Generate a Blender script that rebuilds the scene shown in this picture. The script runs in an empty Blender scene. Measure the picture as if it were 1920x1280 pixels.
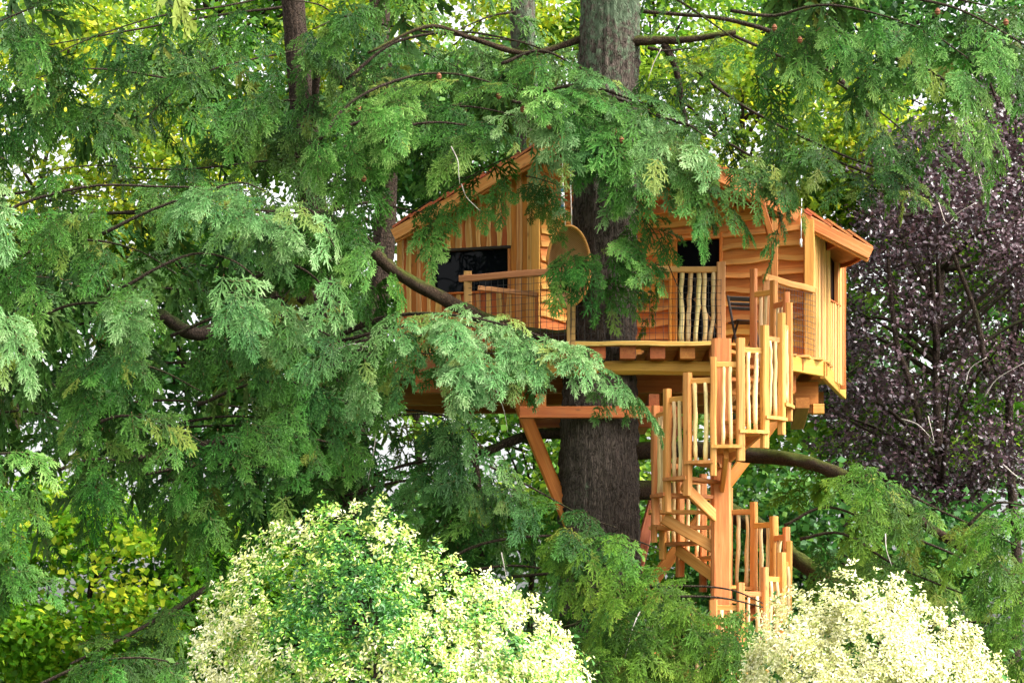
import bpy, math, random
import numpy as np
from mathutils import Vector, Matrix

SC = bpy.context.scene
COL = SC.collection
R = math.radians

# ------------------------------------------------------------------ camera
FPX, ZC, YH = 4800.0, 1.6, 1300.0          # focal length in photo pixels, eye height, horizon row
cd = bpy.data.cameras.new("camera")
cam = bpy.data.objects.new("camera", cd)
COL.objects.link(cam)
cam.location = (0, 0, ZC)
cam.rotation_euler = (R(90), 0, 0)
cd.sensor_width = 36.0
cd.lens = FPX / 1920 * 36
cd.shift_y = (YH - 640) / 1920
cd.clip_end = 2000
SC.camera = cam

# ------------------------------------------------------------------ sky and sun (bright overcast)
SUN_EL, SUN_AZ = 46.0, 66.0                # azimuth: degrees from behind the camera towards the right
w = bpy.data.worlds.new("World")
SC.world = w
w.use_nodes = True
nt = w.node_tree
nt.nodes.clear()
sky = nt.nodes.new("ShaderNodeTexSky")
sky.sky_type = 'NISHITA'
sky.sun_disc = False
sky.sun_elevation = R(SUN_EL)
sky.sun_rotation = R(180 - SUN_AZ)
sky.air_density = 1.0
sky.dust_density = 6.0
hs = nt.nodes.new("ShaderNodeHueSaturation")
hs.inputs["Saturation"].default_value = 0.08
bg = nt.nodes.new("ShaderNodeBackground")
bg.inputs["Strength"].default_value = 0.15
wo = nt.nodes.new("ShaderNodeOutputWorld")
nt.links.new(sky.outputs[0], hs.inputs["Color"])
nt.links.new(hs.outputs[0], bg.inputs["Color"])
nt.links.new(bg.outputs[0], wo.inputs["Surface"])
sd = bpy.data.lights.new("sun", 'SUN')
sd.energy = 1.5
sd.angle = R(11)
sd.color = (1.0, 0.95, 0.86)
sun = bpy.data.objects.new("sun", sd)
COL.objects.link(sun)
_a, _e = R(SUN_AZ), R(SUN_EL)
sun_dir = Vector((math.sin(_a) * math.cos(_e), -math.cos(_a) * math.cos(_e), math.sin(_e)))
sun.rotation_euler = sun_dir.to_track_quat('Z', 'Y').to_euler()
SC.view_settings.view_transform = 'Standard'
SC.view_settings.look = 'None'
SC.view_settings.gamma = 1
SC.view_settings.use_curve_mapping = False
SC.view_settings.exposure = 1.98
SC.cycles.max_bounces = 8
SC.cycles.diffuse_bounces = 4
SC.cycles.transmission_bounces = 4
SC.cycles.transparent_max_bounces = 4

# ------------------------------------------------------------------ helpers
WM = {}


def at(px, py, Y):
    return Vector(((px - 960) * Y / FPX, Y, ZC + (YH - py) * Y / FPX))


def V(*a):
    return Vector(a)


def rng(seed):
    return np.random.default_rng(seed)


def thing(name, label, cat, loc, group=None):
    o = bpy.data.objects.new(name, None)
    COL.objects.link(o)
    o.empty_display_size = 0.2
    M = Matrix.Translation(Vector(loc))
    o.matrix_local = M
    WM[o] = M
    o["label"] = label
    o["category"] = cat
    if group:
        o["group"] = group
    return o


def put(name, me, mat, parent=None, M=None, kind=None, label=None, smooth=False):
    o = bpy.data.objects.new(name, me)
    COL.objects.link(o)
    M = M.copy() if M is not None else Matrix.Identity(4)
    WM[o] = M
    if parent is not None:
        o.parent = parent
        o.matrix_local = WM[parent].inverted() @ M
    else:
        o.matrix_local = M
    if mat is not None and not me.materials:
        me.materials.append(mat)
    if kind:
        o["kind"] = kind
    if label:
        o["label"] = label
    if smooth:
        me.polygons.foreach_set("use_smooth", np.ones(len(me.polygons), bool))
    return o


def pymesh(name, vs, fs, attrs=None):
    me = bpy.data.meshes.new(name)
    me.from_pydata([tuple(v) for v in vs], [], fs)
    if attrs:
        for k, a in attrs.items():
            me.attributes.new(k, 'FLOAT', 'POINT').data.foreach_set("value", np.asarray(a, np.float32))
    me.update()
    return me


def trimesh(name, co, tri, attrs=None):
    me = bpy.data.meshes.new(name)
    n, m = len(co), len(tri)
    me.vertices.add(n)
    me.vertices.foreach_set("co", np.ascontiguousarray(co, np.float32).ravel())
    me.loops.add(3 * m)
    me.loops.foreach_set("vertex_index", np.ascontiguousarray(tri, np.int32).ravel())
    me.polygons.add(m)
    me.polygons.foreach_set("loop_start", np.arange(0, 3 * m, 3, dtype=np.int32))
    if attrs:
        for k, a in attrs.items():
            me.attributes.new(k, 'FLOAT', 'POINT').data.foreach_set("value", np.ascontiguousarray(a, np.float32))
    me.update(calc_edges=True)
    return me


def frame(p0, p1, up=(0, 0, 1)):
    x = (Vector(p1) - Vector(p0)).normalized()
    u = Vector(up)
    if abs(x.dot(u.normalized())) > 0.98:
        u = Vector((0, -1, 0)) if abs(x.y) < 0.9 else Vector((1, 0, 0))
    y = u.cross(x).normalized()
    z = x.cross(y)
    M = Matrix((x, y, z)).transposed().to_4x4()
    M.translation = Vector(p0)
    return M


RB = random.Random(11)


def beam(name, parent, p0, p1, wd, ht, mat, up=(0, 0, 1), segs=3, warp=0.004, ch=0.009, label=None, taper=0.0):
    """A sawn timber: chamfered section, a little bowed."""
    L = (Vector(p1) - Vector(p0)).length
    ch = min(ch, wd * 0.3, ht * 0.3)
    a, b = wd / 2, ht / 2
    sec = [(-a + ch, -b), (a - ch, -b), (a, -b + ch), (a, b - ch), (a - ch, b), (-a + ch, b), (-a, b - ch), (-a, -b + ch)]
    vs, fs = [], []
    for i in range(segs + 1):
        t = i / segs
        dy = RB.uniform(-warp, warp) if 0 < i < segs else 0
        dz = RB.uniform(-warp, warp) if 0 < i < segs else 0
        k = 1 - taper * t
        for (y, z) in sec:
            vs.append((L * t, y * k + dy, z * k + dz))
    for i in range(segs):
        for j in range(8):
            q = (j + 1) % 8
            fs.append((i * 8 + j, i * 8 + q, (i + 1) * 8 + q, (i + 1) * 8 + j))
    fs.append(tuple(range(7, -1, -1)))
    fs.append(tuple(segs * 8 + j for j in range(8)))
    return put(name, pymesh(name, vs, fs), mat, parent, frame(p0, p1, up), label=label)


def live_board(name, parent, p0, p1, wd, th, mat, normal, wave=0.012, segs=6, both=True, sapw=0.25, r=RB):
    """A board with wavy natural edges; local X is the length, Z is `normal`."""
    L = (Vector(p1) - Vector(p0)).length
    vs, sap, fs = [], [], []
    ph = [r.uniform(0, 6.28) for _ in range(4)]
    fr = [r.uniform(3, 7), r.uniform(6, 13)]
    for i in range(segs + 1):
        x = L * i / segs
        wv = [wave * (0.7 * math.sin(fr[0] * x / max(L, 1) * 1.6 + ph[k]) + 0.5 * math.sin(fr[1] * x + ph[k + 2])) for k in (0, 1)]
        lo = -wd / 2 + wv[0]
        hi = wd / 2 + (wv[1] if both else 0)
        s0, s1 = sapw * wd, (sapw * wd if both else 0.03 * wd)
        row = [(lo, -th / 2, 1), (lo + 0.006, th / 2, 1), (lo + s0, th / 2 + 0.002, 0.65), (lo + s0 + 0.012, th / 2 + 0.002, 0),
               (hi - s1, th / 2 + 0.002, 0.3 if both else 0), (hi - 0.006, th / 2, 1 if both else 0), (hi, -th / 2, 1 if both else 0)]
        for y, z, s in row:
            vs.append((x, y, z))
            sap.append(s)
    n = 7
    for i in range(segs):
        for j in range(n):
            q = (j + 1) % n
            fs.append((i * n + q, i * n + j, (i + 1) * n + j, (i + 1) * n + q))
    fs.append(tuple(range(n)))
    fs.append(tuple(segs * n + j for j in range(n - 1, -1, -1)))
    return put(name, pymesh(name, vs, fs, {"sap": sap}), mat, parent, frame(p0, p1, normal))


def stick(name, parent, p0, p1, r, mat, wob=0.02, segs=7, sides=7, seed=0, r1=None):
    """A debarked natural branch used as a baluster."""
    g = random.Random(seed)
    L = (Vector(p1) - Vector(p0)).length
    vs, fs = [], []
    oy = oz = 0.0
    r1 = r if r1 is None else r1
    for i in range(segs + 1):
        t = i / segs
        if 0 < i < segs:
            oy += g.uniform(-wob, wob) * 0.7
            oz += g.uniform(-wob, wob) * 0.7
        elif i == segs:
            oy *= .4
            oz *= .4
        rr = (r + (r1 - r) * t) * g.uniform(0.86, 1.16)
        for j in range(sides):
            a = 6.2832 * j / sides
            vs.append((L * t, oy + rr * math.cos(a), oz + rr * math.sin(a)))
    for i in range(segs):
        for j in range(sides):
            q = (j + 1) % sides
            fs.append((i * sides + j, i * sides + q, (i + 1) * sides + q, (i + 1) * sides + j))
    fs.append(tuple(range(sides - 1, -1, -1)))
    fs.append(tuple(segs * sides + j for j in range(sides)))
    return put(name, pymesh(name, vs, fs), mat, parent, frame(p0, p1), smooth=True)


def smooth_path(pts, n):
    """Catmull-Rom resample of a list of vectors (numpy rows)."""
    P = np.array([list(p) for p in pts], float)
    if len(P) == 2:
        t = np.linspace(0, 1, n)[:, None]
        return P[0] * (1 - t) + P[1] * t
    Q = np.vstack([2 * P[0] - P[1], P, 2 * P[-1] - P[-2]])
    seg = np.linspace(0, len(P) - 1 - 1e-6, n)
    out = []
    for s in seg:
        i = int(s)
        t = s - i
        a, b, c, d = Q[i], Q[i + 1], Q[i + 2], Q[i + 3]
        out.append(0.5 * (2 * b + (c - a) * t + (2 * a - 5 * b + 4 * c - d) * t * t + (3 * b - a - 3 * c + d) * t ** 3))
    return np.array(out)


def tube_geo(path, radii, sides=8, rough=0.0, seed=0, caps=True):
    P = np.asarray(path, float)
    n = len(P)
    T = np.gradient(P, axis=0)
    T /= np.linalg.norm(T, axis=1)[:, None] + 1e-9
    ref = np.array([0, 0, 1.0]) if abs(T[:, 2]).mean() < 0.8 else np.array([1.0, 0, 0])
    U = np.cross(T, ref)
    U /= np.linalg.norm(U, axis=1)[:, None] + 1e-9
    W = np.cross(T, U)
    ang = np.linspace(0, 2 * np.pi, sides, endpoint=False)
    g = rng(seed)
    rr = np.asarray(radii, float)[:, None] * (1 + rough * g.standard_normal((n, sides)))
    co = P[:, None, :] + rr[:, :, None] * (np.cos(ang)[None, :, None] * U[:, None, :] + np.sin(ang)[None, :, None] * W[:, None, :])
    co = co.reshape(-1, 3)
    i = np.arange(n - 1)[:, None] * sides
    j = np.arange(sides)[None, :]
    q = (j + 1) % sides
    a, b, c, d = i + j, i + q, i + sides + q, i + sides + j
    tri = np.concatenate([np.stack([a, c, b], -1).reshape(-1, 3), np.stack([a, d, c], -1).reshape(-1, 3)])
    if caps:
        extra = []
        for k in range(1, sides - 1):
            extra.append((0, k, k + 1))
            o = (n - 1) * sides
            extra.append((o, o + k + 1, o + k))
        tri = np.vstack([tri, extra])
    return co, tri


def tube(name, parent, path, radii, mat, sides=8, rough=0.03, seed=0, kind=None, label=None):
    co, tri = tube_geo(path, radii, sides, rough, seed)
    o = put(name, trimesh(name, co, tri), mat, parent, kind=kind, label=label, smooth=True)
    return o


def merge_geo(parts):
    cs, ts, k = [], [], 0
    for c, t in parts:
        cs.append(c)
        ts.append(np.asarray(t) + k)
        k += len(c)
    return np.vstack(cs), np.vstack(ts)


# ------------------------------------------------------------------ materials
def mat_new(name):
    m = bpy.data.materials.new(name)
    m.use_nodes = True
    t = m.node_tree
    t.nodes.clear()
    out = t.nodes.new("ShaderNodeOutputMaterial")
    return m, t, out


def N(t, typ, **kw):
    n = t.nodes.new(typ)
    for k, v in kw.items():
        if k in n.inputs:
            n.inputs[k].default_value = v
        else:
            setattr(n, k, v)
    return n


def mixrgb(t, fac, a, b, blend='MIX'):
    n = t.nodes.new("ShaderNodeMix")
    n.data_type = 'RGBA'
    n.blend_type = blend
    for idx, x in ((0, fac), (6, a), (7, b)):
        if isinstance(x, bpy.types.NodeSocket):
            t.links.new(x, n.inputs[idx])
        elif idx == 0:
            n.inputs[0].default_value = x
        else:
            n.inputs[idx].default_value = (*x, 1)
    return n.outputs[2]


def ramp(t, fac, stops):
    n = t.nodes.new("ShaderNodeValToRGB")
    e = n.color_ramp.elements
    while len(e) < len(stops):
        e.new(0.5)
    for el, (p, c) in zip(e, stops):
        el.position = p
        el.color = (*c, 1) if len(c) == 3 else c
    t.links.new(fac, n.inputs[0])
    return n.outputs[0]


def math_n(t, op, a, b=None):
    n = t.nodes.new("ShaderNodeMath")
    n.operation = op
    for i, x in enumerate((a, b)):
        if x is None:
            continue
        if isinstance(x, bpy.types.NodeSocket):
            t.links.new(x, n.inputs[i])
        else:
            n.inputs[i].default_value = x
    return n.outputs[0]


def noise(t, vec, scale, detail=3, rough=0.55):
    n = N(t, "ShaderNodeTexNoise")
    n.inputs["Scale"].default_value = scale
    n.inputs["Detail"].default_value = detail
    n.inputs["Roughness"].default_value = rough
    if vec is not None:
        t.links.new(vec, n.inputs["Vector"])
    return n.outputs["Fac"]


def wood(name, dark, mid, light, sap=(0.7, 0.45, 0.2), rough=0.6, knots=True, var=0.35, stretch=1.0):
    m, t, out = mat_new(name)
    tc = N(t, "ShaderNodeTexCoord")
    oi = N(t, "ShaderNodeObjectInfo")
    cmb = N(t, "ShaderNodeCombineXYZ")
    for k, f in enumerate((31.0, 17.0, 23.0)):
        t.links.new(math_n(t, 'MULTIPLY', oi.outputs["Random"], f), cmb.inputs[k])
    add = N(t, "ShaderNodeVectorMath", operation='ADD')
    t.links.new(tc.outputs["Object"], add.inputs[0])
    t.links.new(cmb.outputs[0], add.inputs[1])
    mp = N(t, "ShaderNodeMapping")
    mp.inputs["Scale"].default_value = (0.7 * stretch, 12, 12)
    t.links.new(add.outputs[0], mp.inputs[0])
    mp2 = N(t, "ShaderNodeMapping")
    mp2.inputs["Scale"].default_value = (2.5 * stretch, 46, 46)
    t.links.new(add.outputs[0], mp2.inputs[0])
    g1 = noise(t, mp.outputs[0], 1.6, 4, 0.6)
    g2 = noise(t, mp2.outputs[0], 1.0, 4, 0.6)
    col = ramp(t, g1, [(0.22, dark), (0.5, mid), (0.84, light)])
    at_ = N(t, "ShaderNodeAttribute", attribute_name="sap")
    sapf = math_n(t, 'MULTIPLY', at_.outputs["Fac"], 0.95)
    sapc = ramp(t, g1, [(0.3, tuple(c * 0.85 for c in sap)), (0.7, tuple(min(c * 1.15, 0.9) for c in sap))])
    col = mixrgb(t, sapf, col, sapc)
    col = mixrgb(t, 0.45, col, ramp(t, g2, [(0.3, (0.62, 0.55, 0.5)), (0.6, (1, 1, 1))]), 'MULTIPLY')
    st = noise(t, add.outputs[0], 2.3, 5, 0.7)
    col = mixrgb(t, ramp(t, st, [(0.55, (0, 0, 0)), (0.80, (0.5, 0.5, 0.5))]), col, (0.20, 0.115, 0.055))
    hsv = N(t, "ShaderNodeHueSaturation")
    t.links.new(col, hsv.inputs["Color"])
    rnd2 = math_n(t, 'FRACT', math_n(t, 'MULTIPLY', oi.outputs["Random"], 7.31))
    t.links.new(math_n(t, 'ADD', math_n(t, 'MULTIPLY', oi.outputs["Random"], var), 1 - var * 0.55), hsv.inputs["Value"])
    t.links.new(math_n(t, 'ADD', math_n(t, 'MULTIPLY', rnd2, 0.03), 0.484), hsv.inputs["Hue"])
    col = hsv.outputs[0]
    if knots:
        mp3 = N(t, "ShaderNodeMapping")
        mp3.inputs["Scale"].default_value = (3.0, 7, 7)
        t.links.new(add.outputs[0], mp3.inputs[0])
        vo = N(t, "ShaderNodeTexVoronoi")
        vo.inputs["Scale"].default_value = 0.8
        t.links.new(mp3.outputs[0], vo.inputs["Vector"])
        kf = ramp(t, vo.outputs["Distance"], [(0.0, (0.85, 0.85, 0.85)), (0.13, (0, 0, 0))])
        col = mixrgb(t, kf, col, (0.12, 0.045, 0.015))
    b = N(t, "ShaderNodeBsdfPrincipled")
    t.links.new(col, b.inputs["Base Color"])
    b.inputs["Roughness"].default_value = rough
    b.inputs["Specular IOR Level"].default_value = 0.3
    bp = N(t, "ShaderNodeBump")
    bp.inputs["Strength"].default_value = 0.35
    bp.inputs["Distance"].default_value = 0.01
    t.links.new(g2, bp.inputs["Height"])
    t.links.new(bp.outputs[0], b.inputs["Normal"])
    t.links.new(b.outputs[0], out.inputs[0])
    return m


def plain(name, c, rough=0.6, spec=0.3, noise_scale=None, c2=None, metallic=0.0):
    m, t, out = mat_new(name)
    b = N(t, "ShaderNodeBsdfPrincipled")
    b.inputs["Base Color"].default_value = (*c, 1)
    b.inputs["Roughness"].default_value = rough
    b.inputs["Specular IOR Level"].default_value = spec
    b.inputs["Metallic"].default_value = metallic
    if noise_scale:
        tc = N(t, "ShaderNodeTexCoord")
        col = ramp(t, noise(t, tc.outputs["Object"], noise_scale, 5, 0.65), [(0.35, c), (0.65, c2)])
        t.links.new(col, b.inputs["Base Color"])
    t.links.new(b.outputs[0], out.inputs[0])
    return m


def bark(name, dark, light, moss=None, mossamt=0.5, vs=(7, 7, 1.2), lichen=None):
    m, t, out = mat_new(name)
    ge = N(t, "ShaderNodeNewGeometry")
    mp = N(t, "ShaderNodeMapping")
    mp.inputs["Scale"].default_value = vs
    t.links.new(ge.outputs["Position"], mp.inputs[0])
    n1 = noise(t, mp.outputs[0], 2.2, 6, 0.7)
    n2 = noise(t, ge.outputs["Position"], 1.1, 5, 0.65)
    vo = N(t, "ShaderNodeTexVoronoi")
    vo.feature = 'DISTANCE_TO_EDGE'
    vo.inputs["Scale"].default_value = 2.1
    t.links.new(mp.outputs[0], vo.inputs["Vector"])
    crack = ramp(t, vo.outputs["Distance"], [(0.0, (0, 0, 0)), (0.12, (1, 1, 1))])
    col = ramp(t, n1, [(0.3, dark), (0.68, light)])
    col = mixrgb(t, 0.75, col, mixrgb(t, crack, (0.3, 0.26, 0.24), (1, 1, 1)), 'MULTIPLY')
    if lichen is not None:
        n4 = noise(t, ge.outputs["Position"], 9, 5, 0.7)
        sp = N(t, "ShaderNodeSeparateXYZ")
        t.links.new(ge.outputs["Position"], sp.inputs[0])
        hz = N(t, "ShaderNodeMapRange")
        hz.inputs[1].default_value, hz.inputs[2].default_value = 8.2, 11.6
        hz.inputs[3].default_value, hz.inputs[4].default_value = -0.15, 0.07
        t.links.new(sp.outputs[2], hz.inputs[0])
        mf = ramp(t, math_n(t, 'ADD', n4, math_n(t, 'ADD', hz.outputs[0], math_n(t, 'MULTIPLY', math_n(t, 'SUBTRACT', n2, 0.5), 0.9))), [(0.5, (0, 0, 0)), (0.68, (0.85, 0.85, 0.85))])
        col = mixrgb(t, mf, col, lichen)
    if moss is not None:
        sepn = N(t, "ShaderNodeSeparateXYZ")
        t.links.new(ge.outputs["Normal"], sepn.inputs[0])
        f = math_n(t, 'ADD', n2, math_n(t, 'MULTIPLY', sepn.outputs[2], 0.22))
        mf = ramp(t, f, [(0.72 - mossamt * 0.45, (0, 0, 0)), (0.86 - mossamt * 0.4, (1, 1, 1))])
        mc = ramp(t, noise(t, ge.outputs["Position"], 22, 4), [(0.3, tuple(c * 0.5 for c in moss)), (0.7, moss)])
        col = mixrgb(t, mf, col, mc)
    b = N(t, "ShaderNodeBsdfPrincipled")
    b.inputs["Roughness"].default_value = 0.9
    b.inputs["Specular IOR Level"].default_value = 0.15
    t.links.new(col, b.inputs["Base Color"])
    bp = N(t, "ShaderNodeBump")
    bp.inputs["Strength"].default_value = 0.9
    bp.inputs["Distance"].default_value = 0.04
    t.links.new(math_n(t, 'ADD', n1, math_n(t, 'MULTIPLY', crack, 0.5)), bp.inputs["Height"])
    t.links.new(bp.outputs[0], b.inputs["Normal"])
    t.links.new(b.outputs[0], out.inputs[0])
    return m


def needles(name, base, mid, tip, wood_c=(0.17, 0.085, 0.045), trans=0.24):
    """Attributes: tip (0 old growth .. 1 new growth, 2 = twig wood), tint (per spray)."""
    m, t, out = mat_new(name)
    a = N(t, "ShaderNodeAttribute", attribute_name="tip")
    ti = N(t, "ShaderNodeAttribute", attribute_name="tint")
    ge = N(t, "ShaderNodeNewGeometry")
    f = math_n(t, 'ADD', math_n(t, 'MULTIPLY', a.outputs["Fac"], 0.62), math_n(t, 'MULTIPLY', math_n(t, 'SUBTRACT', ge.outputs["Random Per Island"], 0.5), 0.16))
    f = math_n(t, 'ADD', f, math_n(t, 'MULTIPLY', math_n(t, 'SUBTRACT', ti.outputs["Fac"], 0.5), 0.55))
    col = ramp(t, f, [(0.0, base), (0.42, mid), (0.85, tip)])
    n1 = noise(t, ge.outputs["Position"], 0.9, 3)
    hsv = N(t, "ShaderNodeHueSaturation")
    t.links.new(col, hsv.inputs["Color"])
    t.links.new(math_n(t, 'ADD', math_n(t, 'MULTIPLY', n1, 0.10), 0.437), hsv.inputs["Hue"])
    col = hsv.outputs[0]
    yel = ramp(t, math_n(t, 'FRACT', math_n(t, 'MULTIPLY', ti.outputs["Fac"], 13.7)), [(0.93, (0, 0, 0)), (0.99, (0.5, 0.5, 0.5))])
    col = mixrgb(t, yel, col, (0.30, 0.32, 0.05))
    wf = math_n(t, 'GREATER_THAN', a.outputs["Fac"], 1.5)
    col = mixrgb(t, wf, col, wood_c)
    b = N(t, "ShaderNodeBsdfPrincipled")
    b.inputs["Roughness"].default_value = 0.55
    b.inputs["Specular IOR Level"].default_value = 0.15
    t.links.new(col, b.inputs["Base Color"])
    tr = N(t, "ShaderNodeBsdfTranslucent")
    t.links.new(col, tr.inputs["Color"])
    mx = N(t, "ShaderNodeMixShader")
    mx.inputs[0].default_value = trans
    t.links.new(b.outputs[0], mx.inputs[1])
    t.links.new(tr.outputs[0], mx.inputs[2])
    t.links.new(mx.outputs[0], out.inputs[0])
    return m


def leafmat(name, stops, trans=0.45, rough=0.45, spec=0.4, clump=0.5):
    """Leaf colour picked per leaf and per clump along a ramp."""
    m, t, out = mat_new(name)
    ge = N(t, "ShaderNodeNewGeometry")
    ti = N(t, "ShaderNodeAttribute", attribute_name="tint")
    f = math_n(t, 'ADD', math_n(t, 'MULTIPLY', ge.outputs["Random Per Island"], 1 - clump), math_n(t, 'MULTIPLY', ti.outputs["Fac"], clump))
    col = ramp(t, f, stops)
    b = N(t, "ShaderNodeBsdfPrincipled")
    b.inputs["Roughness"].default_value = rough
    b.inputs["Specular IOR Level"].default_value = spec
    t.links.new(col, b.inputs["Base Color"])
    tr = N(t, "ShaderNodeBsdfTranslucent")
    t.links.new(col, tr.inputs["Color"])
    mx = N(t, "ShaderNodeMixShader")
    mx.inputs[0].default_value = trans
    t.links.new(b.outputs[0], mx.inputs[1])
    t.links.new(tr.outputs[0], mx.inputs[2])
    t.links.new(mx.outputs[0], out.inputs[0])
    return m


M_BOARD = wood("board_wood", (0.28, 0.060, 0.007), (0.44, 0.112, 0.014), (0.56, 0.195, 0.034), sap=(0.66, 0.33, 0.08), var=0.5)
M_PALE = wood("batten_wood", (0.50, 0.195, 0.034), (0.60, 0.275, 0.056), (0.68, 0.365, 0.098), sap=(0.72, 0.46, 0.165), var=0.3)
M_CLAP = wood("clapboard_wood", (0.40, 0.125, 0.018), (0.52, 0.19, 0.030), (0.61, 0.275, 0.06), sap=(0.68, 0.36, 0.09), var=0.3)
M_POST = wood("stair_wood", (0.44, 0.14, 0.028), (0.58, 0.24, 0.058), (0.70, 0.37, 0.13), var=0.45)
M_STICK = wood("stick_wood", (0.50, 0.28, 0.09), (0.72, 0.52, 0.24), (0.80, 0.66, 0.40), var=0.35)
M_BEAM = wood("beam_wood", (0.26, 0.075, 0.014), (0.38, 0.125, 0.024), (0.48, 0.20, 0.045), var=0.35)
M_BEAMY = wood("yellow_beam_wood", (0.38, 0.165, 0.022), (0.48, 0.235, 0.036), (0.56, 0.31, 0.07), var=0.2)
M_RAIL = wood("rail_wood", (0.38, 0.16, 0.05), (0.48, 0.225, 0.075), (0.56, 0.30, 0.12), var=0.2)
M_STRUT = wood("strut_wood", (0.36, 0.11, 0.012), (0.47, 0.165, 0.018), (0.54, 0.23, 0.04), var=0.15)
M_SHING = wood("shingle_wood", (0.26, 0.06, 0.018), (0.40, 0.105, 0.03), (0.5, 0.16, 0.045), var=0.4)
M_DARKW = wood("chair_wood", (0.018, 0.012, 0.009), (0.03, 0.02, 0.014), (0.045, 0.03, 0.02), knots=False)
M_PANEL = plain("wall_panel", (0.2, 0.07, 0.02), 0.8, 0.2)
M_INNER = plain("inside_dark", (0.03, 0.02, 0.015), 0.9, 0.1)
M_GLASS = plain("dark_pane", (0.003, 0.004, 0.006), 0.03, 0.10)
M_NET = plain("net_wire", (0.03, 0.028, 0.026), 0.5, 0.4)
M_ROPE = plain("rope_fibre", (0.55, 0.5, 0.42), 0.8, 0.1, 60, (0.7, 0.66, 0.6))
M_WHITE = plain("white_plastic", (0.75, 0.76, 0.78), 0.4, 0.4)
M_BLUE = plain("blue_plastic", (0.03, 0.14, 0.25), 0.4, 0.4)
M_BARK = bark("cedar_bark", (0.025, 0.019, 0.015), (0.135, 0.104, 0.084), moss=None, lichen=(0.10, 0.145, 0.085), vs=(15, 15, 2.1))
M_LIMB = bark("mossy_limb_bark", (0.018, 0.012, 0.008), (0.085, 0.052, 0.030), moss=(0.085, 0.10, 0.016), mossamt=0.40, vs=(17, 17, 17))
M_DLIMB = bark("dark_limb_bark", (0.018, 0.013, 0.01), (0.075, 0.05, 0.035), moss=(0.04, 0.055, 0.012), mossamt=0.35, vs=(14, 14, 6))
M_TWIG = plain("bare_twig_bark", (0.22, 0.18, 0.15), 0.8, 0.2, 12, (0.42, 0.38, 0.35))
M_CONE = plain("cone_scales", (0.10, 0.035, 0.015), 0.7, 0.2, 40, (0.22, 0.08, 0.035))

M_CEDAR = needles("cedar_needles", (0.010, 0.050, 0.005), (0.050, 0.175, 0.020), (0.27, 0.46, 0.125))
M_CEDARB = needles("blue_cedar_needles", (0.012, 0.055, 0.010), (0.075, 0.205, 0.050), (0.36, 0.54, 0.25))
M_CEDARD = needles("shaded_cedar_needles", (0.010, 0.042, 0.006), (0.040, 0.125, 0.018), (0.13, 0.25, 0.05))  # darker copy of the cedar needles: the boughs' shade put into the colour
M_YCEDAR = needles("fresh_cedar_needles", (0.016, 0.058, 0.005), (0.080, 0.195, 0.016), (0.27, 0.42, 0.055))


def wicker():
    m, t, out = mat_new("wicker_weave")
    tc = N(t, "ShaderNodeTexCoord")
    sp = N(t, "ShaderNodeSeparateXYZ")
    t.links.new(tc.outputs["Object"], sp.inputs[0])
    a = math_n(t, 'SINE', math_n(t, 'MULTIPLY', sp.outputs[0], 230.0))
    b_ = math_n(t, 'SINE', math_n(t, 'MULTIPLY', sp.outputs[2], 230.0))
    pr = math_n(t, 'ADD', math_n(t, 'MULTIPLY', math_n(t, 'MULTIPLY', a, b_), 0.5), 0.5)
    nn = noise(t, tc.outputs["Object"], 6, 4)
    col = ramp(t, math_n(t, 'ADD', math_n(t, 'MULTIPLY', pr, 0.6), math_n(t, 'MULTIPLY', nn, 0.4)), [(0.25, (0.22, 0.10, 0.035)), (0.7, (0.5, 0.28, 0.11))])
    b = N(t, "ShaderNodeBsdfPrincipled")
    b.inputs["Roughness"].default_value = 0.6
    t.links.new(col, b.inputs["Base Color"])
    bp = N(t, "ShaderNodeBump")
    bp.inputs["Strength"].default_value = 0.6
    bp.inputs["Distance"].default_value = 0.01
    t.links.new(pr, bp.inputs["Height"])
    t.links.new(bp.outputs[0], b.inputs["Normal"])
    t.links.new(b.outputs[0], out.inputs[0])
    return m


M_WICK = wicker()

# ------------------------------------------------------------------ ground
gm = bpy.data.materials.new("lawn")
gm.use_nodes = True
_t = gm.node_tree
_b = _t.nodes["Principled BSDF"]
_b.inputs["Roughness"].default_value = 0.9
_ge = N(_t, "ShaderNodeNewGeometry")
_t.links.new(ramp(_t, noise(_t, _ge.outputs["Position"], 0.8, 8, 0.7), [(0.3, (0.025, 0.05, 0.012)), (0.7, (0.07, 0.11, 0.03))]), _b.inputs["Base Color"])
nn_ = 40
gx, gy = np.meshgrid(np.linspace(-1, 1, nn_ + 1), np.linspace(-1, 1, nn_ + 1))
gx = np.sign(gx) * abs(gx) ** 3 * 900
gy = 40 + np.sign(gy) * abs(gy) ** 3 * 900
gz = 0.15 * np.sin(gx * 0.11) * np.sin(gy * 0.09)
gz = np.where(np.hypot(gx, gy - 40) < 12, 0, gz)
gvs = np.stack([gx.ravel(), gy.ravel(), gz.ravel()], 1)
gfs = [(i * (nn_ + 1) + j, i * (nn_ + 1) + j + 1, (i + 1) * (nn_ + 1) + j + 1, (i + 1) * (nn_ + 1) + j) for i in range(nn_) for j in range(nn_)]
put("ground", pymesh("ground", gvs, gfs), gm, kind="structure")

# ------------------------------------------------------------------ treehouse
DZ = 7.0                                    # deck level
TR = Vector((1.42, 40.25, 0))               # cedar trunk axis at the ground
house = thing("treehouse", "orange timber treehouse with gable roof and porch built round the big cedar trunk", "treehouse", (1.5, 41.5, DZ))

A0, A1 = V(-1.84, 42.0, DZ), V(0.39, 41.3, DZ)         # left wing wall
B1 = V(1.5, 42.6, DZ)                                  # recess corner
C1 = V(4.78, 41.3, DZ)                                 # right corner
D1 = V(5.56, 43.3, DZ)                                 # back right corner
BK = V(-1.1, 44.4, DZ)                                 # back left corner

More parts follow.
